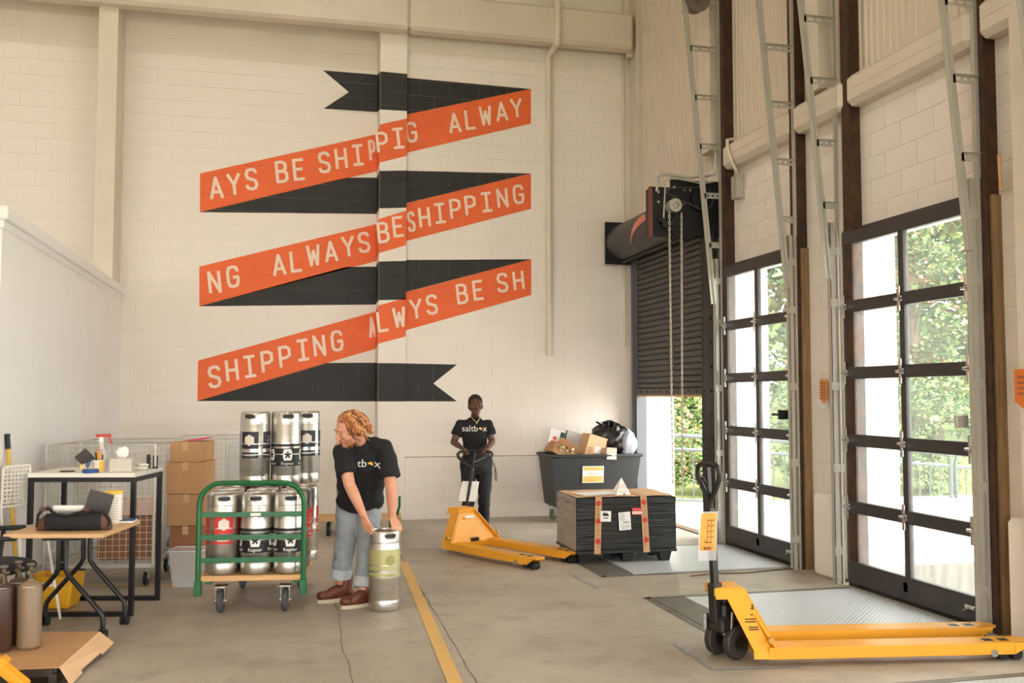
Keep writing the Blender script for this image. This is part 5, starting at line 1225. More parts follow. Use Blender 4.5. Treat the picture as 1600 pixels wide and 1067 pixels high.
m = MB(); m.add([(.012*(i % 5)-.03, -.002, .004+.028*(((i*37) % 10)/10)) for i in range(10)], [(0,1,2,3,4), (5,6,7,8,9)]); m.b2((-.03,-.0025,.002), (.03,-.0015,.02)); m.cyl((-.018,-.0015,.024), (-.018,-.0025,.024), .012, n=10); m.cyl((.008,-.0015,.026), (.008,-.0025,.026), .010, n=10); m.b2((-.02,-.0025,-.02), (.022,-.0015,-.012)); m.build('print', BLKPRINT, s1, 0)
s2 = sheet('shipping_label', .475, Z1-.225, .12, .17, PAPER, -.06); m = MB()
for k in range(6): m.b2((-.05,-.0025,.07-.012*k), (-.01+.008*(k % 3),-.0015,.073-.012*k))
for k in range(14): m.b2((-.02+.0045*k,-.0025,-.02), (-.02+.0045*k+.0022,-.0015,-.005))
for k in range(4): m.b2((-.045,-.0025,-.04-.01*k), (.05,-.0015,-.038-.01*k))
m.build('print', BLKPRINT, s2, 0)
s3 = sheet('fragile_label', .60, Z1-.135, .10, .068, REDP, .02, -.0195); m = MB(); m.b2((-.048,-.0025,-.026), (.048,-.0015,-.001)); m.build('white_band', PAPER, s3, 0)
m = MB(); text_on(m, 'FRAGILE', .024, (0,-.003,-.0135), (1,0,0), (0,0,1), sx=.9); m.build('lettering', REDP, s3, 0); m = MB(); text_on(m, 'HANDLE WITH CARE', .010, (0,-.0025,.016), (1,0,0), (0,0,1)); m.build('lettering', PAPER, s3, 0)
PAL = mat('black pallet plastic', lin(28,29,30), .5)
pl = MB(); pl.b2((-.01,-.01,Z0-.03), (W_+.01,D_+.01,Z0-.002), .004); pd = pl.build('pallet_deck', PAL, cr)
foot = MB(); q0, q1 = .045, .062; foot.add([(-q0,-q0,0), (q0,-q0,0), (q0,q0,0), (-q0,q0,0), (-q1,-q1,Z0-.03), (q1,-q1,Z0-.03), (q1,q1,Z0-.03), (-q1,q1,Z0-.03)], [(3,2,1,0), (4,5,6,7)]+[(i, (i+1) % 4, 4+(i+1) % 4, 4+i) for i in range(4)]); fm = foot.mesh('pallet_foot', PAL, 0)
for x in (.08, W_/2+.02, W_-.1):
    for y in (.07, D_/2, D_-.07): link('pallet_foot', fm, cr, (x, y, .007 if True else 0))
cn = thing('do_not_stack_cone', 'white paper do not stack pyramid on top of the wrapped crate', 'paper cone', (3.245, 8.93, Z1+.013), .06)
m = MB(); a = .075; m.add([(-a,-.05,0), (a,-.05,0), (a,.09,0), (-a,.09,0), (0,.0,.165)], [(0,1,4), (1,2,4), (2,3,4), (3,0,4), (3,2,1,0)]); m.build('pyramid', PAPER, cn, 0)
m = MB(); nv = V(0,.05,.165).normalized(); text_on(m, 'DO NOT', .022, V(0,-.05,0)+V(0,.05,.165)*.55+V(0,-.0015,0), (1,0,0), nv); text_on(m, 'STACK', .026, V(0,-.05,0)+V(0,.05,.165)*.40+V(0,-.0015,0), (1,0,0), nv); text_on(m, 'PALLETS', .022, V(0,-.05,0)+V(0,.05,.165)*.18+V(0,-.0015,0), (1,0,0), nv); m.build('lettering', mat('pale red print', lin(206,120,110), .7), cn, 0)
m = MB(); m.add([(.0,-.0525,.0), (.016,-.0525,.0), (.016,-.0485,.014), (.0,-.0485,.014)], [(0,1,2,3)]); m.build('notch', BLKPRINT, cn, 0)
# ------------------------------------------------------------------ refuse truck
bt = thing('refuse_bin', 'large black plastic bin truck on casters beside the roller shutter', 'bin', (3.31, 11.62, 0), .0)
BP = mat('charcoal plastic', lin(40, 43, 45), .5); m = MB()
def rr_(w0, d0, z, x0=0.0): return [(x0+.0, 0, z), (x0+w0, 0, z), (x0+w0, d0, z), (x0+.0, d0, z)]
A = [(.06,.07,.20), (1.10,.07,.20), (1.10,.58,.20), (.06,.58,.20)]; B = [(.0,.0,.84), (1.18,.0,.84), (1.18,.66,.84), (.0,.66,.84)]; B2 = [(.03,.03,.84), (1.15,.03,.84), (1.15,.63,.84), (.03,.63,.84)]; A2 = [(.09,.1,.3), (1.07,.1,.3), (1.07,.55,.3), (.09,.55,.3)]
m.add(A+B+B2+A2, [(3,2,1,0)]+[(k*4+i, k*4+(i+1) % 4, k*4+4+(i+1) % 4, k*4+4+i) for k in range(3) for i in range(4)]+[(12,13,14,15)]); m.build('tub', BP, bt, 0)
MB().tube([(-.01,-.01,.84), (1.19,-.01,.84), (1.19,.67,.84), (-.01,.67,.84)], .022, 8, closed=True).build('rim', BP, bt)
for x in (.14, 1.02):
    for y in (.14, .52):
        w_ = MB().cyl((x-.018,y,.062), (x+.018,y,.062), .062, n=18).build('caster', mat('olive tyre', lin(120,116,98), .6), bt); m = MB(); m.b2((x-.028,y-.02,.055), (x-.022,y+.02,.17)); m.b2((x+.022,y-.02,.055), (x+.028,y+.02,.17)); m.b2((x-.04,y-.05,.165), (x+.04,y+.05,.20)); m.build('caster_fork', GALV, w_, 0)
sgn = MB().add([(.40,.018,.50), (.68,.018,.50), (.68,.002,.71), (.40,.002,.71), (.40,.021,.50), (.68,.021,.50), (.68,.005,.71), (.40,.005,.71)], [(0,1,2,3), (7,6,5,4), (0,4,5,1), (1,5,6,2), (2,6,7,3), (3,7,4,0)]).build('notice', PAPER, bt, 0)
m = MB(); 
def nz(x0, x1, z0, z1): 
    f = lambda z: .016-(z-.50)/.21*.016; m.add([(x0,f(z0),z0), (x1,f(z0),z0), (x1,f(z1),z1), (x0,f(z1),z1)], [(0,1,2,3)])
nz(.41,.67,.51,.585); nz(.41,.67,.655,.70); m.build('notice_print', mat('notice orange', lin(240,178,92), .6), sgn, 0)
m = MB(); f = lambda z: .0145-(z-.50)/.21*.016
for k in range(3): m.add([(.46,f(.60+.014*k),.60+.014*k), (.62,f(.60+.014*k),.60+.014*k), (.62,f(.604+.014*k),.604+.014*k), (.46,f(.604+.014*k),.604+.014*k)], [(0,1,2,3)])
m.add([(.5,f(.53),.53), (.58,f(.53),.53), (.58,f(.535),.535), (.5,f(.535),.535)], [(0,1,2,3)]); m.build('notice_text', mat('notice text', lin(150,110,70), .6), sgn, 0)
def open_box(label, loc, rot, w_, d_, h_, m_, flaps=True, stickers=()):
    t = thing('discarded_box', label, 'box', loc, 0, 'rubbish in the black bin'); t.rotation_euler = rot; th = .006
    for nm, p, q in (('panel', (0,0,0), (w_,th,h_)), ('panel', (0,d_-th,0), (w_,d_,h_)), ('panel', (0,th,0), (th,d_-th,h_)), ('panel', (w_-th,th,0), (w_,d_-th,h_)), ('panel', (0,0,-th), (w_,d_,0))): MB().b2(p, q).build(nm, m_, t, 0)
    if flaps:
        for (p, q, r_) in (((0,-.004,h_), (w_,0,h_+.10), (.6,0,0)), ((0,d_,h_), (w_,d_+.004,h_+.10), (-.5,0,0))):
            o = MB().b2((0,0,0), (w_,.005,.10)).build('flap', m_, t, 0); o.location = p; o.rotation_euler = r_
    for (x, z, sw, sh_, mm) in stickers: MB().b2((x,-.0025,z), (x+sw,-.0005,z+sh_)).build('label', mm, t, 0)
    return t
open_box('open cardboard box tipped sideways at the left of the black bin', (3.35, 11.74, .90), (0,.5,.1), .34, .3, .12, CARD)
open_box('upright cardboard carton with white label in the middle of the bin', (3.76, 11.70, .85), (0,.30,.12), .26, .24, .28, CARDL, False, ((.12,.06,.08,.09,PAPER), (.02,.04,.06,.012,CARDD), (.02,.07,.06,.012,CARDD), (.02,.10,.06,.012,CARDD)))
open_box('small pale carton hanging over the front rim of the bin', (4.02, 11.60, .80), (0,.05,-.05), .13, .12, .14, mat('pale kraft', lin(214,190,170), .8), False, ((.01,.01,.10,.05,PAPER),))
o = thing('poster_board', 'tilted white and green printed board at the back left of the bin', 'board', (3.34, 12.0, .90), 0, 'rubbish in the black bin'); o.rotation_euler = (-.15, .28, 0)
MB().b2((0,0,0), (.20,.008,.30)).build('panel', PAPER, o, 0); MB().b2((.205,0,.0), (.42,.008,.33)).build('panel', mat('grey board', lin(206,200,194), .7), o, 0)
m = MB(); m.b2((.14,-.002,.05), (.20,0,.28)); m.b2((.205,-.002,.02), (.225,0,.32)); m.build('green_print', mat('deep green print', lin(30,70,60), .6), o, 0); m = MB(); m.b2((.03,-.003,.08), (.13,-.001,.14)); m.b2((.05,-.003,.16), (.10,-.001,.2)); m.build('red_print', mat('orange red print', lin(222,90,56), .6), o, 0)
o = thing('packing_fill', 'crumpled yellow packing paper spilling from the tipped box', 'packing paper', (3.51, 11.72, .86), 0, 'rubbish in the black bin'); rnd = random.Random(3); m = MB()
for k in range(26): c = (rnd.uniform(-.1,.12), rnd.uniform(-.03,.1), rnd.uniform(0,.10)); m.sph(c, (rnd.uniform(.012,.03), rnd.uniform(.012,.03), rnd.uniform(.01,.02)), 6, 4, Euler((rnd.random()*3, rnd.random()*3, 0)).to_matrix(), mi=k % 3)
stuff(m.build('shreds', [mat('yellow paper', lin(206,190,120), .8), mat('brown shreds', lin(120,96,66), .8), PAPER], o))
tb = thing('rubbish_bag', 'full black plastic rubbish bag at the right of the bin', 'rubbish bag', (4.19, 11.95, .82), 0)
def bagmesh(rx, ry, rz, seed, nu=48, nv=30, a0=0, a1=2*math.pi):
    rnd = random.Random(seed); ph = [(rnd.uniform(2,9), rnd.uniform(2,8), rnd.uniform(0,6.3), rnd.uniform(.012,.035)) for _ in range(12)]; m = MB(); vs = []
    for j in range(nv+1):
        th = math.pi*j/nv
        for i in range(nu+1):
            a = a0+(a1-a0)*i/nu; k = 1+sum(w_*math.sin(p*a+q*th+f) for p, q, f, w_ in ph)+.06*abs(math.sin(7*a+3*math.sin(2*th)))*math.sin(th); neck = 1-.45*math.exp(-((th)/.42)**2)
            vs.append((rx*math.sin(th)*math.cos(a)*k*neck, ry*math.sin(th)*math.sin(a)*k*neck, rz*math.cos(th)*(1+.08*math.exp(-(th/.3)**2))*k))
    m.add(vs, [(j*(nu+1)+i, (j+1)*(nu+1)+i, (j+1)*(nu+1)+i+1, j*(nu+1)+i+1) for j in range(nv) for i in range(nu)]); return m
bm1 = bagmesh(.26,.22,.205,5); o = bm1.build('bag', mat('shiny black bag', lin(28,26,25), .25, bump=.8, bscale=22), tb, 70); o.location = (0,0,.21)
m = MB(); rnd = random.Random(6)
for k in range(16): a = k*.55; m.tube([(.03*math.cos(a)-.06, .03*math.sin(a), .38), (.05*math.cos(a)-.08+.06*math.sin(k), .05*math.sin(a), .415+.012*(k % 3)), (.09*math.cos(a)-.07, .06*math.sin(a), .425+.01*(k % 2))], [.016,.013,.004], 6)
m.tube([(.05,-.1,.40), (.16,-.14,.36), (.24,-.12,.30)], [.014,.016,.012], 6); m.build('knot', MATS['shiny black bag'], tb)
pb = thing('clear_bag', 'crumpled clear plastic sack against the right side of the black bag', 'plastic bag', (4.39, 11.80, .81), 0)
o = bagmesh(.10,.10,.16,12,30,20).build('bag', mat('cloudy film', lin(222,228,236), .2, alpha=.6, bump=.9, bscale=25), pb, 70); o.location = (0,0,.17)
# low pallet and dolly standing against the back wall
t = thing('flat_dolly', 'low timber dolly with black wheels standing by the wall behind the man', 'dolly', (.42, 11.2, 0), -.1)
MB().b2((0,0,.17), (.95,.5,.20), .004).build('deck', WOOD, t); MB().tube([(.9,.25,.2), (.93,.25,.3), (.93,.25,.42)], .014, 8).build('post', GREEN, t)
for x in (.12, .83):
    for y in (.08, .42):
        w_ = MB().cyl((x-.018,y,.075), (x+.018,y,.075), .075, n=20).build('wheel', BLACKR, t); MB().cyl((x-.02,y,.075), (x+.02,y,.075), .03, n=12).build('hub', GALV, w_); m = MB(); m.b2((x-.03,y-.02,.07), (x-.024,y+.02,.17)); m.b2((x+.024,y-.02,.07), (x+.03,y+.02,.17)); m.build('caster_fork', GALV, w_, 0)
t = thing('wall_notice', 'faded orange notice taped to the wall behind the kegs', 'sign', (.36, 12.838, 1.22)); MB().b2((-.07,0,-.12), (.12,.003,.12)).build('sleeve', FILM, t, 0); m = MB(); m.sph((.02,-.001,.0), (.075,.002,.05), 14, 8); m.build('orange_patch', mat('orange patch', lin(226,150,80), .6), t)
# ------------------------------------------------------------------ people
from mathutils import noise
from mathutils.bvhtree import BVHTree
def ell_loft(m, secs, n=20):
    vs = []
    for c, a, b in secs:
        for i in range(n): t = 2*math.pi*i/n; vs.append(Vector(c)+Vector(a)*math.cos(t)+Vector(b)*math.sin(t))
    N = len(secs); fs = [(j*n+i, j*n+(i+1) % n, (j+1)*n+(i+1) % n, (j+1)*n+i) for j in range(N-1) for i in range(n)]
    m.add(vs, fs+[tuple(range(n))[::-1], tuple(range((N-1)*n, N*n))])
def limb_loft(m, pts, n=16):
    """pts: (centre, radius); rings stay square to the limb"""
    secs = []
    for i, (p, r) in enumerate(pts):
        a = Vector(pts[max(i-1, 0)][0]); b = Vector(pts[min(i+1, len(pts)-1)][0]); z = (b-a).normalized(); x = z.orthogonal().normalized() if i == 0 else (x0-z*x0.dot(z)).normalized(); x0 = x
        secs.append((p, x*r, z.cross(x)*r))
    ell_loft(m, secs, n)
def remesh(m, voxel, smooth, wr=0.0, wscale=7.0, seed=0.0):
    me = m.mesh('tmp', [], 0); bm = bmesh.new(); bm.from_mesh(me); bmesh.ops.recalc_face_normals(bm, faces=bm.faces); bm.to_mesh(me); bm.free()
    ob = bpy.data.objects.new('tmp', me); COL.objects.link(ob)
    r = ob.modifiers.new('r', 'REMESH'); r.mode = 'VOXEL'; r.voxel_size = voxel
    if smooth: s = ob.modifiers.new('s', 'SMOOTH'); s.factor = .5; s.iterations = smooth
    dg = bpy.context.evaluated_depsgraph_get(); out = bpy.data.meshes.new_from_object(ob.evaluated_get(dg)); bpy.data.objects.remove(ob)
    if wr:
        nrm = [v.normal.copy() for v in out.vertices]; cos = []
        for v, nv in zip(out.vertices, nrm):
            p = v.co*wscale+Vector((seed, seed, seed)); k = noise.noise(Vector((p.x, p.y, p.z*1.7)))+.5*noise.noise(p*2.3); cos += list(v.co+nv*k*wr)
    if wr: out.vertices.foreach_set('co', cos)
    out.polygons.foreach_set('use_smooth', [True]*len(out.polygons)); out.update()
    return out
def rm_build(name, m, mats, parent, voxel, smooth=3, wr=0.0, wscale=7.0, seed=0.0):
    me = remesh(m, voxel, smooth, wr, wscale, seed)
    for x in (mats if isinstance(mats, list) else [mats]): me.materials.append(x)
    return link(name, me, parent)
def head_into(m, c, R, s=1.0, jaw=1.0):
    f = lambda x, y, z: Vector(c)+R @ V(x*s, y*s, z*s)
    def e(p, r): m.sph(f(*p), tuple(q*s for q in r), 16, 12, R)
    def k(p, r, q, r2): m.caps(f(*p), r*s, f(*q), r2*s, 10)
    e((0,.014,.03), (.074,.094,.086)); e((0,-.022,-.035), (.060*jaw,.066,.076)); e((0,-.068,-.092), (.026*jaw,.022,.02)); e((0,-.05,-.07), (.045*jaw,.04,.035))
    k((0,-.086,.014), .008, (0,-.108,-.024), .0125); e((.011,-.096,-.03), (.009,.011,.008)); e((-.011,-.096,-.03), (.009,.011,.008))
    k((-.036,-.080,.032), .011, (.036,-.080,.032), .011); e((.04,-.058,-.022), (.026,.026,.026)); e((-.04,-.058,-.022), (.026,.026,.026))
    k((-.018,-.085,-.055), .0075, (.018,-.085,-.055), .0075); k((-.015,-.084,-.066), .008, (.015,-.084,-.066), .008)
    for sx in (-1, 1): e((sx*.078,.012,-.008), (.009,.019,.032))
    return f
def face_parts(parent, f, R, s, lip, brow, iris):
    for sx in (-1, 1):
        ey = MB().sph(f(sx*.031,-.0795,.012), (.0115*s,.0065*s,.0045*s), 12, 8, R).build('eye', mat('eye white', lin(196,184,174), .35), parent)
        MB().sph(f(sx*.031,-.0862,.0115), (.006*s,.003*s,.0056*s), 10, 6, R).build('iris', iris, ey)
        MB().tube([f(sx*.016,-.090,.030), f(sx*.032,-.0925,.036), f(sx*.048,-.083,.031)], .0035*s, 6).build('eyebrow', brow, parent)
    m = MB(); m.caps(f(-.019,-.0895,-.056), .0045*s, f(.019,-.0895,-.056), .0045*s, 8); m.caps(f(-.015,-.0895,-.0655), .0055*s, f(.015,-.0895,-.0655), .0055*s, 8); m.build('lips', lip, parent)
def hand_into(m, w, d, n, side, curl=(.5,.6,.4), spread=.03, thumb=(.55,.35), s=1.0, tc=.5):
    """w wrist, d towards the knuckles, n palm normal, side = thumb side sign along d x n"""
    w = Vector(w); d = Vector(d).normalized(); n = Vector(n); n = (n-d*n.dot(d)).normalized(); t = d.cross(n)*side
    kn = [(.031,.088,.075), (.0105,.092,.083), (-.0105,.088,.077), (-.030,.080,.060)]
    for i, (lx, ly, L) in enumerate(kn):
        k = w+t*lx*s+d*ly*s; m.caps(w+t*lx*.55*s+d*.008, .0145*s, k, .0105*s, 8)
        ang = 0; p = k; r = .0090*s; fd = (d+t*lx*spread*12).normalized()
        for j, fr in enumerate((.45,.31,.24)):
            ang += curl[j]*(1+.08*i); q = p+(fd*math.cos(ang)+n*math.sin(ang))*L*fr*s; r2 = r*.92; m.caps(p, r, q, r2, 8); p = q; r = r2
    b = w+t*.022*s+d*.02*s+n*.008*s; q = b+(d*math.cos(thumb[0])+t*math.sin(thumb[0])+n*tc*.4)*.042*s; m.caps(b, .015*s, q, .011*s, 8)
    dd = (d*math.cos(thumb[1])+t*math.sin(thumb[1])*.6+n*tc).normalized(); q2 = q+dd*.030*s; m.caps(q, .011*s, q2, .0095*s, 8); q3 = q2+(dd+n*.35).normalized()*.024*s; m.caps(q2, .0095*s, q3, .008*s, 8)
    m.sph(w+d*.045*s+n*.004*s, (.02*s,.02*s,.02*s), 10, 8)
def basis(fwd, upv=(0,0,1)):
    y = -Vector(fwd).normalized(); x = Vector(upv).cross(y)*-1; x = y.cross(Vector(upv)).normalized(); z = x.cross(y); return Matrix((x, y, z)).transposed()
def shirt_print(shirt_obj, parent, o, ax, ay, size, parts, dirv):
    me = shirt_obj.data; bv = BVHTree.FromPolygons([v.co for v in me.vertices], [tuple(p.vertices) for p in me.polygons])
    o = Vector(o); ax = Vector(ax).normalized(); ay = Vector(ay).normalized(); dirv = Vector(dirv).normalized()
    for nm, mt, vs, fs in parts:
        m = MB(); P = []
        for x, y in vs:
            p = o+ax*x*size+ay*y*size; h = bv.ray_cast(p-dirv*.6, dirv); P.append((h[0]-dirv*.009) if h[0] is not None else p)
        m.add(P, fs); m.build(nm, mt, parent, 0)
def logo_parts(left='saltb'):
    vs, fs = text_vf(left, 1.0); w0 = max(v[0] for v in vs); vs = [(x-w0, y) for x, y in vs]
    v2, f2 = text_vf('x', 1.0); w2 = min(v[0] for v in v2); r = .25
    arc = [(.08+r+r*math.cos(a), -.10+r*math.sin(a)) for a in [math.pi*i/12-.35 for i in range(13)]]
    return [('print', PAPER, vs, fs), ('print', PAPER, [(x-w2+.66, y-.02) for x, y in v2], f2), ('print_dot', mat('shirt yellow', lin(244,186,70), .6), arc, [tuple(range(len(arc)))])]
TEE = mat('black cotton', lin(18, 19, 22), .85, bump=.15, bscale=120)
# ---- the man bending over the keg
MS = mat('fair skin', lin(216, 164, 136), .5, var=.10, vscale=9, col2=lin(206,140,112))
man = thing('person', 'person with ginger curly hair in black t-shirt and grey jeans bending over a keg', 'person', (0,0,0))
hipL, hipR = at(546,770,Y=7.84), at(578,770,Y=7.80); knL, knR = at(540,842,Y=7.66), at(575,850,Y=7.56); anL, anR = at(532,908,Y=7.70), at(568,925,Y=7.47)
shL, shR = at(534,699,Y=7.45), at(600,698,Y=7.42); elL, elR = at(546,757,Y=7.31), at(612,764,Y=7.34); wrL, wrR = at(567,803,Y=7.17), at(613,808,Y=7.36)
hc = at(545,671,Y=7.27); nb = at(562,690,Y=7.42)
MR = basis((-.87,-.26,-.42), (-.1,-.12,1)); b = MB(); hf = head_into(b, hc, MR, 1.02)
b.caps(hf(0,.03,-.06), .05, nb, .048); b.caps(nb, .048, (shL+shR)/2, .05)
tor = [((shL+shR)/2, .15, .075), (at(566,725,Y=7.53), .165, .11), (at(565,752,Y=7.68), .15, .11), ((hipL+hipR)/2, .15, .11)]
tax = (tor[0][0]-tor[3][0]).normalized(); lat = (shR-shL).normalized(); frn = lat.cross(tax).normalized()
if frn.y > 0: frn = -frn
ell_loft(b, [(c, lat*w_, frn*d_) for c, w_, d_ in tor])
for s_, e_, w_ in ((shL, elL, wrL), (shR, elR, wrR)): b.caps(s_, .058, e_, .044); b.caps(e_, .044, e_.lerp(w_, .35), .043); b.caps(e_.lerp(w_, .35), .043, w_, .028)
for h_, k_, a_ in ((hipL, knL, anL), (hipR, knR, anR)): b.caps(h_, .09, k_, .06); b.caps(k_, .058, k_.lerp(a_, .35), .056); b.caps(k_.lerp(a_, .35), .056, a_, .042)
hand_into(b, wrL, V(.045,-.01,-.13), V(.5,.55,.3), 1 if False else -1, (.25,.3,.2), .03, (.5,.2), 1.0, .3)
hand_into(b, wrR, V(.02,-.05,-.06), V(-.15,.55,-.8), 1, (.55,.55,.35), .04, (.7,.5), 1.0, .5)
body = rm_build('body', b, MS, man, .0055, 2)
GING = [mat('ginger hair', lin(172,104,54), .5), mat('light ginger hair', lin(214,160,104), .45), mat('dark ginger hair', lin(112,66,36), .5)]
h = MB(); rnd = random.Random(21)
h.sph(hf(0,.030,.040), (.082,.096,.084), 20, 14, MR); h.sph(hf(0,.065,-.02), (.07,.066,.075), 16, 12, MR)
hk = rm_build('hair_cap', h, GING[0], body, .008, 2, .004, 30)
st = MB()
for k in range(330):
    a = rnd.uniform(-math.pi, math.pi); el = rnd.uniform(-.25, 1.4)
    if abs(a) < .75 and el < .55: continue          # the face stays clear
    q = V(math.sin(a)*math.cos(el)*.084, .028-math.cos(a)*math.cos(el)*(.080 if math.cos(a) > 0 else .098), .040+math.sin(el)*.086)
    L_ = rnd.uniform(.07, .15); ph = rnd.uniform(0, 6.3); P = []; mi = rnd.choice((0,0,0,1,1,2)); out = V(q.x, q.y-.03, .0); out = out.normalized() if out.length > 1e-3 else V(0,1,0); sidev = V(-out.y, out.x, 0); tw = rnd.choice((-1,1))*rnd.uniform(12, 17); am = rnd.uniform(.006,.012)
    for i in range(14):
        f = i/13; back = V(0,1,0)*(.055*f) if q.y < .05 else V(0,1,0)*(.015*f); lift = out*(.012+.016*math.sin(math.pi*f))
        curl = (sidev*math.cos(ph+f*tw)+(out*.8+V(0,0,.4))*math.sin(ph+f*tw))*am*(.25+f)
        p = q+back+V(0,0,-1)*(L_*f**1.15)+lift+curl
        if p.y < -.03 and p.z < .05: p.y = -.03
        P.append(hf(p.x, p.y, p.z))
    st.tube(P, [.0075*(1-.5*i/13) for i in range(14)], 5, mi=mi)
stuff(st.build('hair_curls', GING, body, 60))
face_parts(body, hf, MR, 1.0, mat('rose lips', lin(184,104,92), .5), GING[0], mat('blue iris', lin(70,90,110), .3))
bd = MB()
for k in range(150):
    a = rnd.choice((-1,1))*rnd.uniform(.5, 1.6); z = rnd.uniform(-.105,-.05); p = hf(math.sin(a)*.056, -.03-math.cos(a)*.056, z); bd.tube([p, p+MR @ V(math.sin(a)*.006, -.006, -.012)], [.0018,.0008], 4)
stuff(bd.build('beard', GING[0], body, 0))
# t-shirt
sh_ = MB(); secs = [(at(563,783,Y=7.72), .188, .135), (at(564,762,Y=7.66), .182, .135), (at(566,735,Y=7.56), .190, .140), (at(567,714,Y=7.48), .197, .128), (at(567,702,Y=7.44), .165, .10), (at(565,694,Y=7.43), .105, .082), (at(562,688,Y=7.41), .072, .07)]
ell_loft(sh_, [(c, lat*w_, frn*d_) for c, w_, d_ in secs], 28)
for s_, e_, sg in ((shL, elL, -1), (shR, elR, 1)):
    lo = s_.lerp(e_, .74); sh_.caps(s_-lat*sg*.07+V(0,0,.005), .072, s_+V(0,0,-.012), .066); limb_loft(sh_, [(s_.lerp(e_, .02), .072), (s_.lerp(e_, .4), .082), (lo, .088)])
shirt = rm_build('t_shirt', sh_, TEE, body, .0075, 8, .012, 8, 3.0)
shirt_print(shirt, shirt, at(574,727,Y=7.3), V(1,.0,-.02), V(0,-.25,1), .088, logo_parts('tb'), V(0,1,.12))
# jeans with rolled cuffs
JEAN = mat('grey denim', lin(150, 156, 160), .85, var=.2, vscale=7, bump=.25, bscale=160)
j = MB(); pc = (hipL+hipR)/2
ell_loft(j, [(pc+V(0,.02,.12), lat*.16, V(0,.115,0)), (pc+V(0,.01,.04), lat*.178, V(0,.13,0)), (pc+V(0,0,-.06), lat*.172, V(0,.12,0)), (pc+V(0,-.02,-.12), lat*.14, V(0,.1,0))], 24)
for h_, k_, a_ in ((hipL, knL, anL), (hipR, knR, anR)): limb_loft(j, [(h_+V(0,0,.03), .10), (h_.lerp(k_, .4), .098), (k_, .082), (k_.lerp(a_, .5), .08), (k_.lerp(a_, .80), .078)])
rm_build('jeans', j, JEAN, body, .009, 3, .011, 9, 8.0)
for k_, a_ in ((knL, anL), (knR, anR)):
    c = MB(); d_ = (a_-k_).normalized(); p = k_.lerp(a_, .69); limb_loft(c, [(p, .081), (p+d_*.045, .086), (p+d_*.08, .084)]); rm_build('cuff', c, mat('pale denim cuff', lin(176,182,186), .85), body, .009, 2, .005, 14)
def boot(a_, d_, parent, upm, solem, laces=True, s=1.0):
    a_ = Vector((a_.x, a_.y, 0)); d_ = Vector(d_); d_.z = 0; d_.normalize(); l_ = V(-d_.y, d_.x, 0); u = V(0,0,1); P = lambda x, y, z: a_+d_*x*s+l_*y*s+u*z*s
    m = MB(); m.caps(P(-.035,0,.075), .045*s, P(.05,0,.062), .044*s); m.caps(P(.05,0,.062), .044*s, P(.16,0,.052), .038*s); m.sph(P(.165,0,.056), (.05*s,.046*s,.036*s), 14, 10); m.caps(P(-.02,0,.08), .05*s, P(-.025,0,.19), .054*s); m.caps(P(.0,0,.10), .046*s, P(.09,0,.07), .044*s); m.sph(P(-.05,0,.06), .04*s, 12, 8)
    bt_ = rm_build('boot', m, upm, parent, .007, 2); sl_ = MB(); n = 20; out = []
    for i in range(n): t = 2*math.pi*i/n; x = math.cos(t); out.append((.065+.15*x, (.050-.008*(x < -.2))*math.copysign(abs(math.sin(t))**.7, math.sin(t))))
    sl_.add([P(x, y, .002) for x, y in out]+[P(x, y, .03) for x, y in out], [tuple(range(n))[::-1], tuple(range(n, 2*n))]+[(i, (i+1) % n, n+(i+1) % n, n+i) for i in range(n)]); sl_.build('sole', solem, bt_)
    if laces:
        la = MB()
        for i in range(4): x = .035+.022*i; la.tube([P(x,-.03,.098-.010*i), P(x+.006,0,.112-.012*i), P(x,.03,.098-.010*i)], .004*s, 5)
        la.tube([P(.03,0,.125), P(.05,.03,.13), P(.04,.05,.11)], .0035*s, 5); la.build('laces', mat('dark laces', lin(70,40,30), .8), bt_)
BT = mat('oxblood leather', lin(104, 52, 38), .4, var=.2, vscale=12); SOLE = mat('cream sole', lin(196,180,158), .7)
boot(anL+V(.02,0,0), (-.93,-.28,0), body, BT, SOLE); boot(anR+V(.02,0,0), (-.9,-.35,0), body, BT, SOLE)
# ---- the woman at the far pallet jack
WS = mat('deep brown skin', lin(104, 68, 50), .42, var=.12, vscale=9, col2=lin(84,54,40))
wom = thing('person', 'person with short black hair in black t-shirt pushing a yellow pallet jack', 'person', (0,0,0))
YW = 10.98
hipL, hipR = at(732,722,Y=YW), at(757,722,Y=YW); knL, knR = at(731,772,Y=YW-.06), at(757,775,Y=YW-.04); anL, anR = at(732,820,Y=YW), at(756,820,Y=YW+.05)
shL, shR = at(719,663,Y=YW-.02), at(763,663,Y=YW-.02); elL, elR = at(709,691,Y=YW-.05), at(769,690,Y=YW-.05)
G1 = J1[1]; bpy.context.view_layer.update(); gm = J1[0].matrix_world @ Matrix.Rotation(-.92, 4, 'Z')
gtop = gm @ (J1[3]+J1[4]*.27)
gl, gr_ = gm @ (J1[3]+J1[4]*.268+V(0,-.10,0)), gm @ (J1[3]+J1[4]*.268+V(0,.10,0))
if gl.x > gr_.x: gl, gr_ = gr_, gl
wrL, wrR = gl+V(-.05,.075,.035), gr_+V(.055,.065,.035)
hc = at(743,634,Y=YW-.05); nb = at(742,652,Y=YW)
WR = basis((-.06,-1,.06)); b = MB(); hf = head_into(b, hc, WR, 1.03, .95)
b.caps(hf(0,.02,-.07), .046, nb, .05); b.caps(nb, .044, (shL+shR)/2+V(0,.02,0), .04)
lat = (shR-shL).normalized(); frn = V(0,-1,0)
ell_loft(b, [((shL+shR)/2+V(0,.01,-.03), lat*.13, frn*.06), (at(742,690,Y=YW), lat*.11, frn*.08), ((hipL+hipR)/2, lat*.15, frn*.10)])
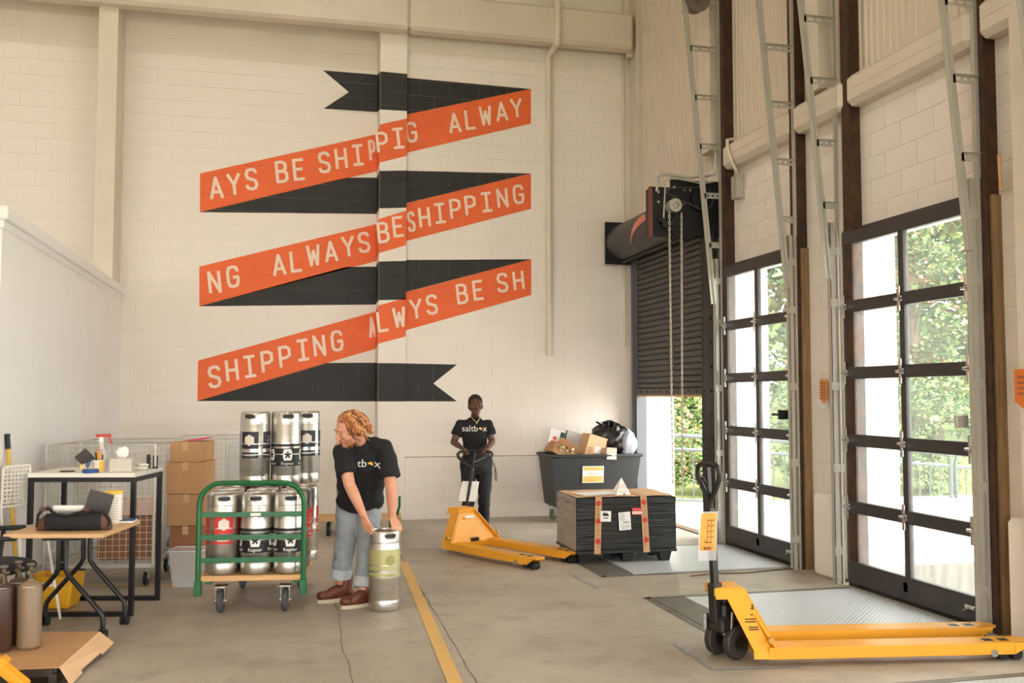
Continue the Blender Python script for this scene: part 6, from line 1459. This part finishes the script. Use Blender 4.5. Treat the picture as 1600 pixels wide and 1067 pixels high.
for s_, e_, w_ in ((shL, elL, wrL), (shR, elR, wrR)): b.caps(s_, .05, e_, .039); b.caps(e_, .039, e_.lerp(w_, .35), .037); b.caps(e_.lerp(w_, .35), .037, w_, .024)
for h_, k_, a_ in ((hipL, knL, anL), (hipR, knR, anR)): b.caps(h_, .08, k_, .05); b.caps(k_, .05, a_, .036)
hand_into(b, wrL, (gl+V(-.015,.02,.022))-wrL, V(.1,-.5,-1), 1, (.7,.9,.6), .03, (.5,.3), .95, .6); hand_into(b, wrR, (gr_+V(.015,.02,.022))-wrR, V(-.1,-.5,-1), -1, (.7,.9,.6), .03, (.5,.3), .95, .6)
body = rm_build('body', b, WS, wom, .0055, 2)
h = MB(); h.sph(hf(0,.026,.044), (.085,.099,.092), 20, 14, WR); h.sph(hf(0,.06,-.01), (.076,.062,.065), 16, 12, WR); rm_build('hair', h, mat('cropped black hair', lin(30,26,25), .7), body, .007, 2, .003, 60)
face_parts(body, hf, WR, 1.0, mat('dark lips', lin(124,70,62), .45), MATS['cropped black hair'], mat('brown iris', lin(40,26,20), .3))
sh_ = MB(); secs = [(at(743,712,Y=YW), .150, .115), (at(742,698,Y=YW), .138, .11), (at(742,682,Y=YW-.01), .150, .118), (at(741,668,Y=YW-.01), .172, .110), (at(741,660.5,Y=YW), .150, .082), (at(741,656,Y=YW), .098, .07), (at(742,651.5,Y=YW), .062, .058)]
ell_loft(sh_, [(c, lat*w_, frn*d_) for c, w_, d_ in secs], 28)
for s_, e_, sg in ((shL, elL, -1), (shR, elR, 1)): sh_.caps(s_-lat*sg*.06+V(0,0,-.004), .058, s_, .058); limb_loft(sh_, [(s_.lerp(e_, .02), .056), (s_.lerp(e_, .35), .064), (s_.lerp(e_, .62), .068)])
shirt = rm_build('t_shirt', sh_, TEE, body, .0075, 7, .0045, 9, 5.0)
shirt_print(shirt, shirt, at(748.5,670,Y=YW-.2), V(1,0,0), V(0,0,1), .098, logo_parts('saltb'), V(0,1,0))
PANT = mat('black trousers', lin(30,31,33), .8, var=.2, vscale=8, bump=.2, bscale=140); j = MB(); pc = (hipL+hipR)/2
ell_loft(j, [(pc+V(0,0,.13), lat*.142, V(0,.108,0)), (pc+V(0,0,.02), lat*.185, V(0,.135,0)), (pc+V(0,0,-.08), lat*.18, V(0,.125,0)), (pc+V(0,0,-.13), lat*.15, V(0,.1,0))], 24)
for h_, k_, a_ in ((hipL, knL, anL), (hipR, knR, anR)): limb_loft(j, [(h_+V(0,0,.03), .098), (h_.lerp(k_, .45), .09), (k_, .072), (k_.lerp(a_, .5), .068), (a_+V(0,0,.01), .062)])
rm_build('trousers', j, PANT, body, .009, 3, .009, 9, 2.0)
MB().tube([hf(-.05,-.02,-.125), hf(-.035,-.055,-.150), hf(-.015,-.082,-.175), hf(0,-.092,-.187), hf(.015,-.082,-.175), hf(.035,-.055,-.150), hf(.05,-.02,-.125)], .0045, 6).build('necklace', mat('gold chain', lin(214,190,140), .35, metal=.6), body); MB().sph(hf(0,-.097,-.197), (.008,.005,.012), 8, 6).build('pendant', MATS['gold chain'], body)
k0 = at(771,722,Y=YW-.06); MB().tube([k0, k0+V(.02,-.02,-.07), k0+V(.035,-.02,-.16), k0+V(.03,-.02,-.22), k0+V(.015,-.02,-.2), k0+V(.012,-.02,-.08)], .005, 6).build('lanyard', BLKPRINT, body)
boot(anL, (-.1,-1,0), body, BLKH, BLACKR, False, .88); boot(anR, (.15,-1,0), body, BLKH, BLACKR, False, .88)
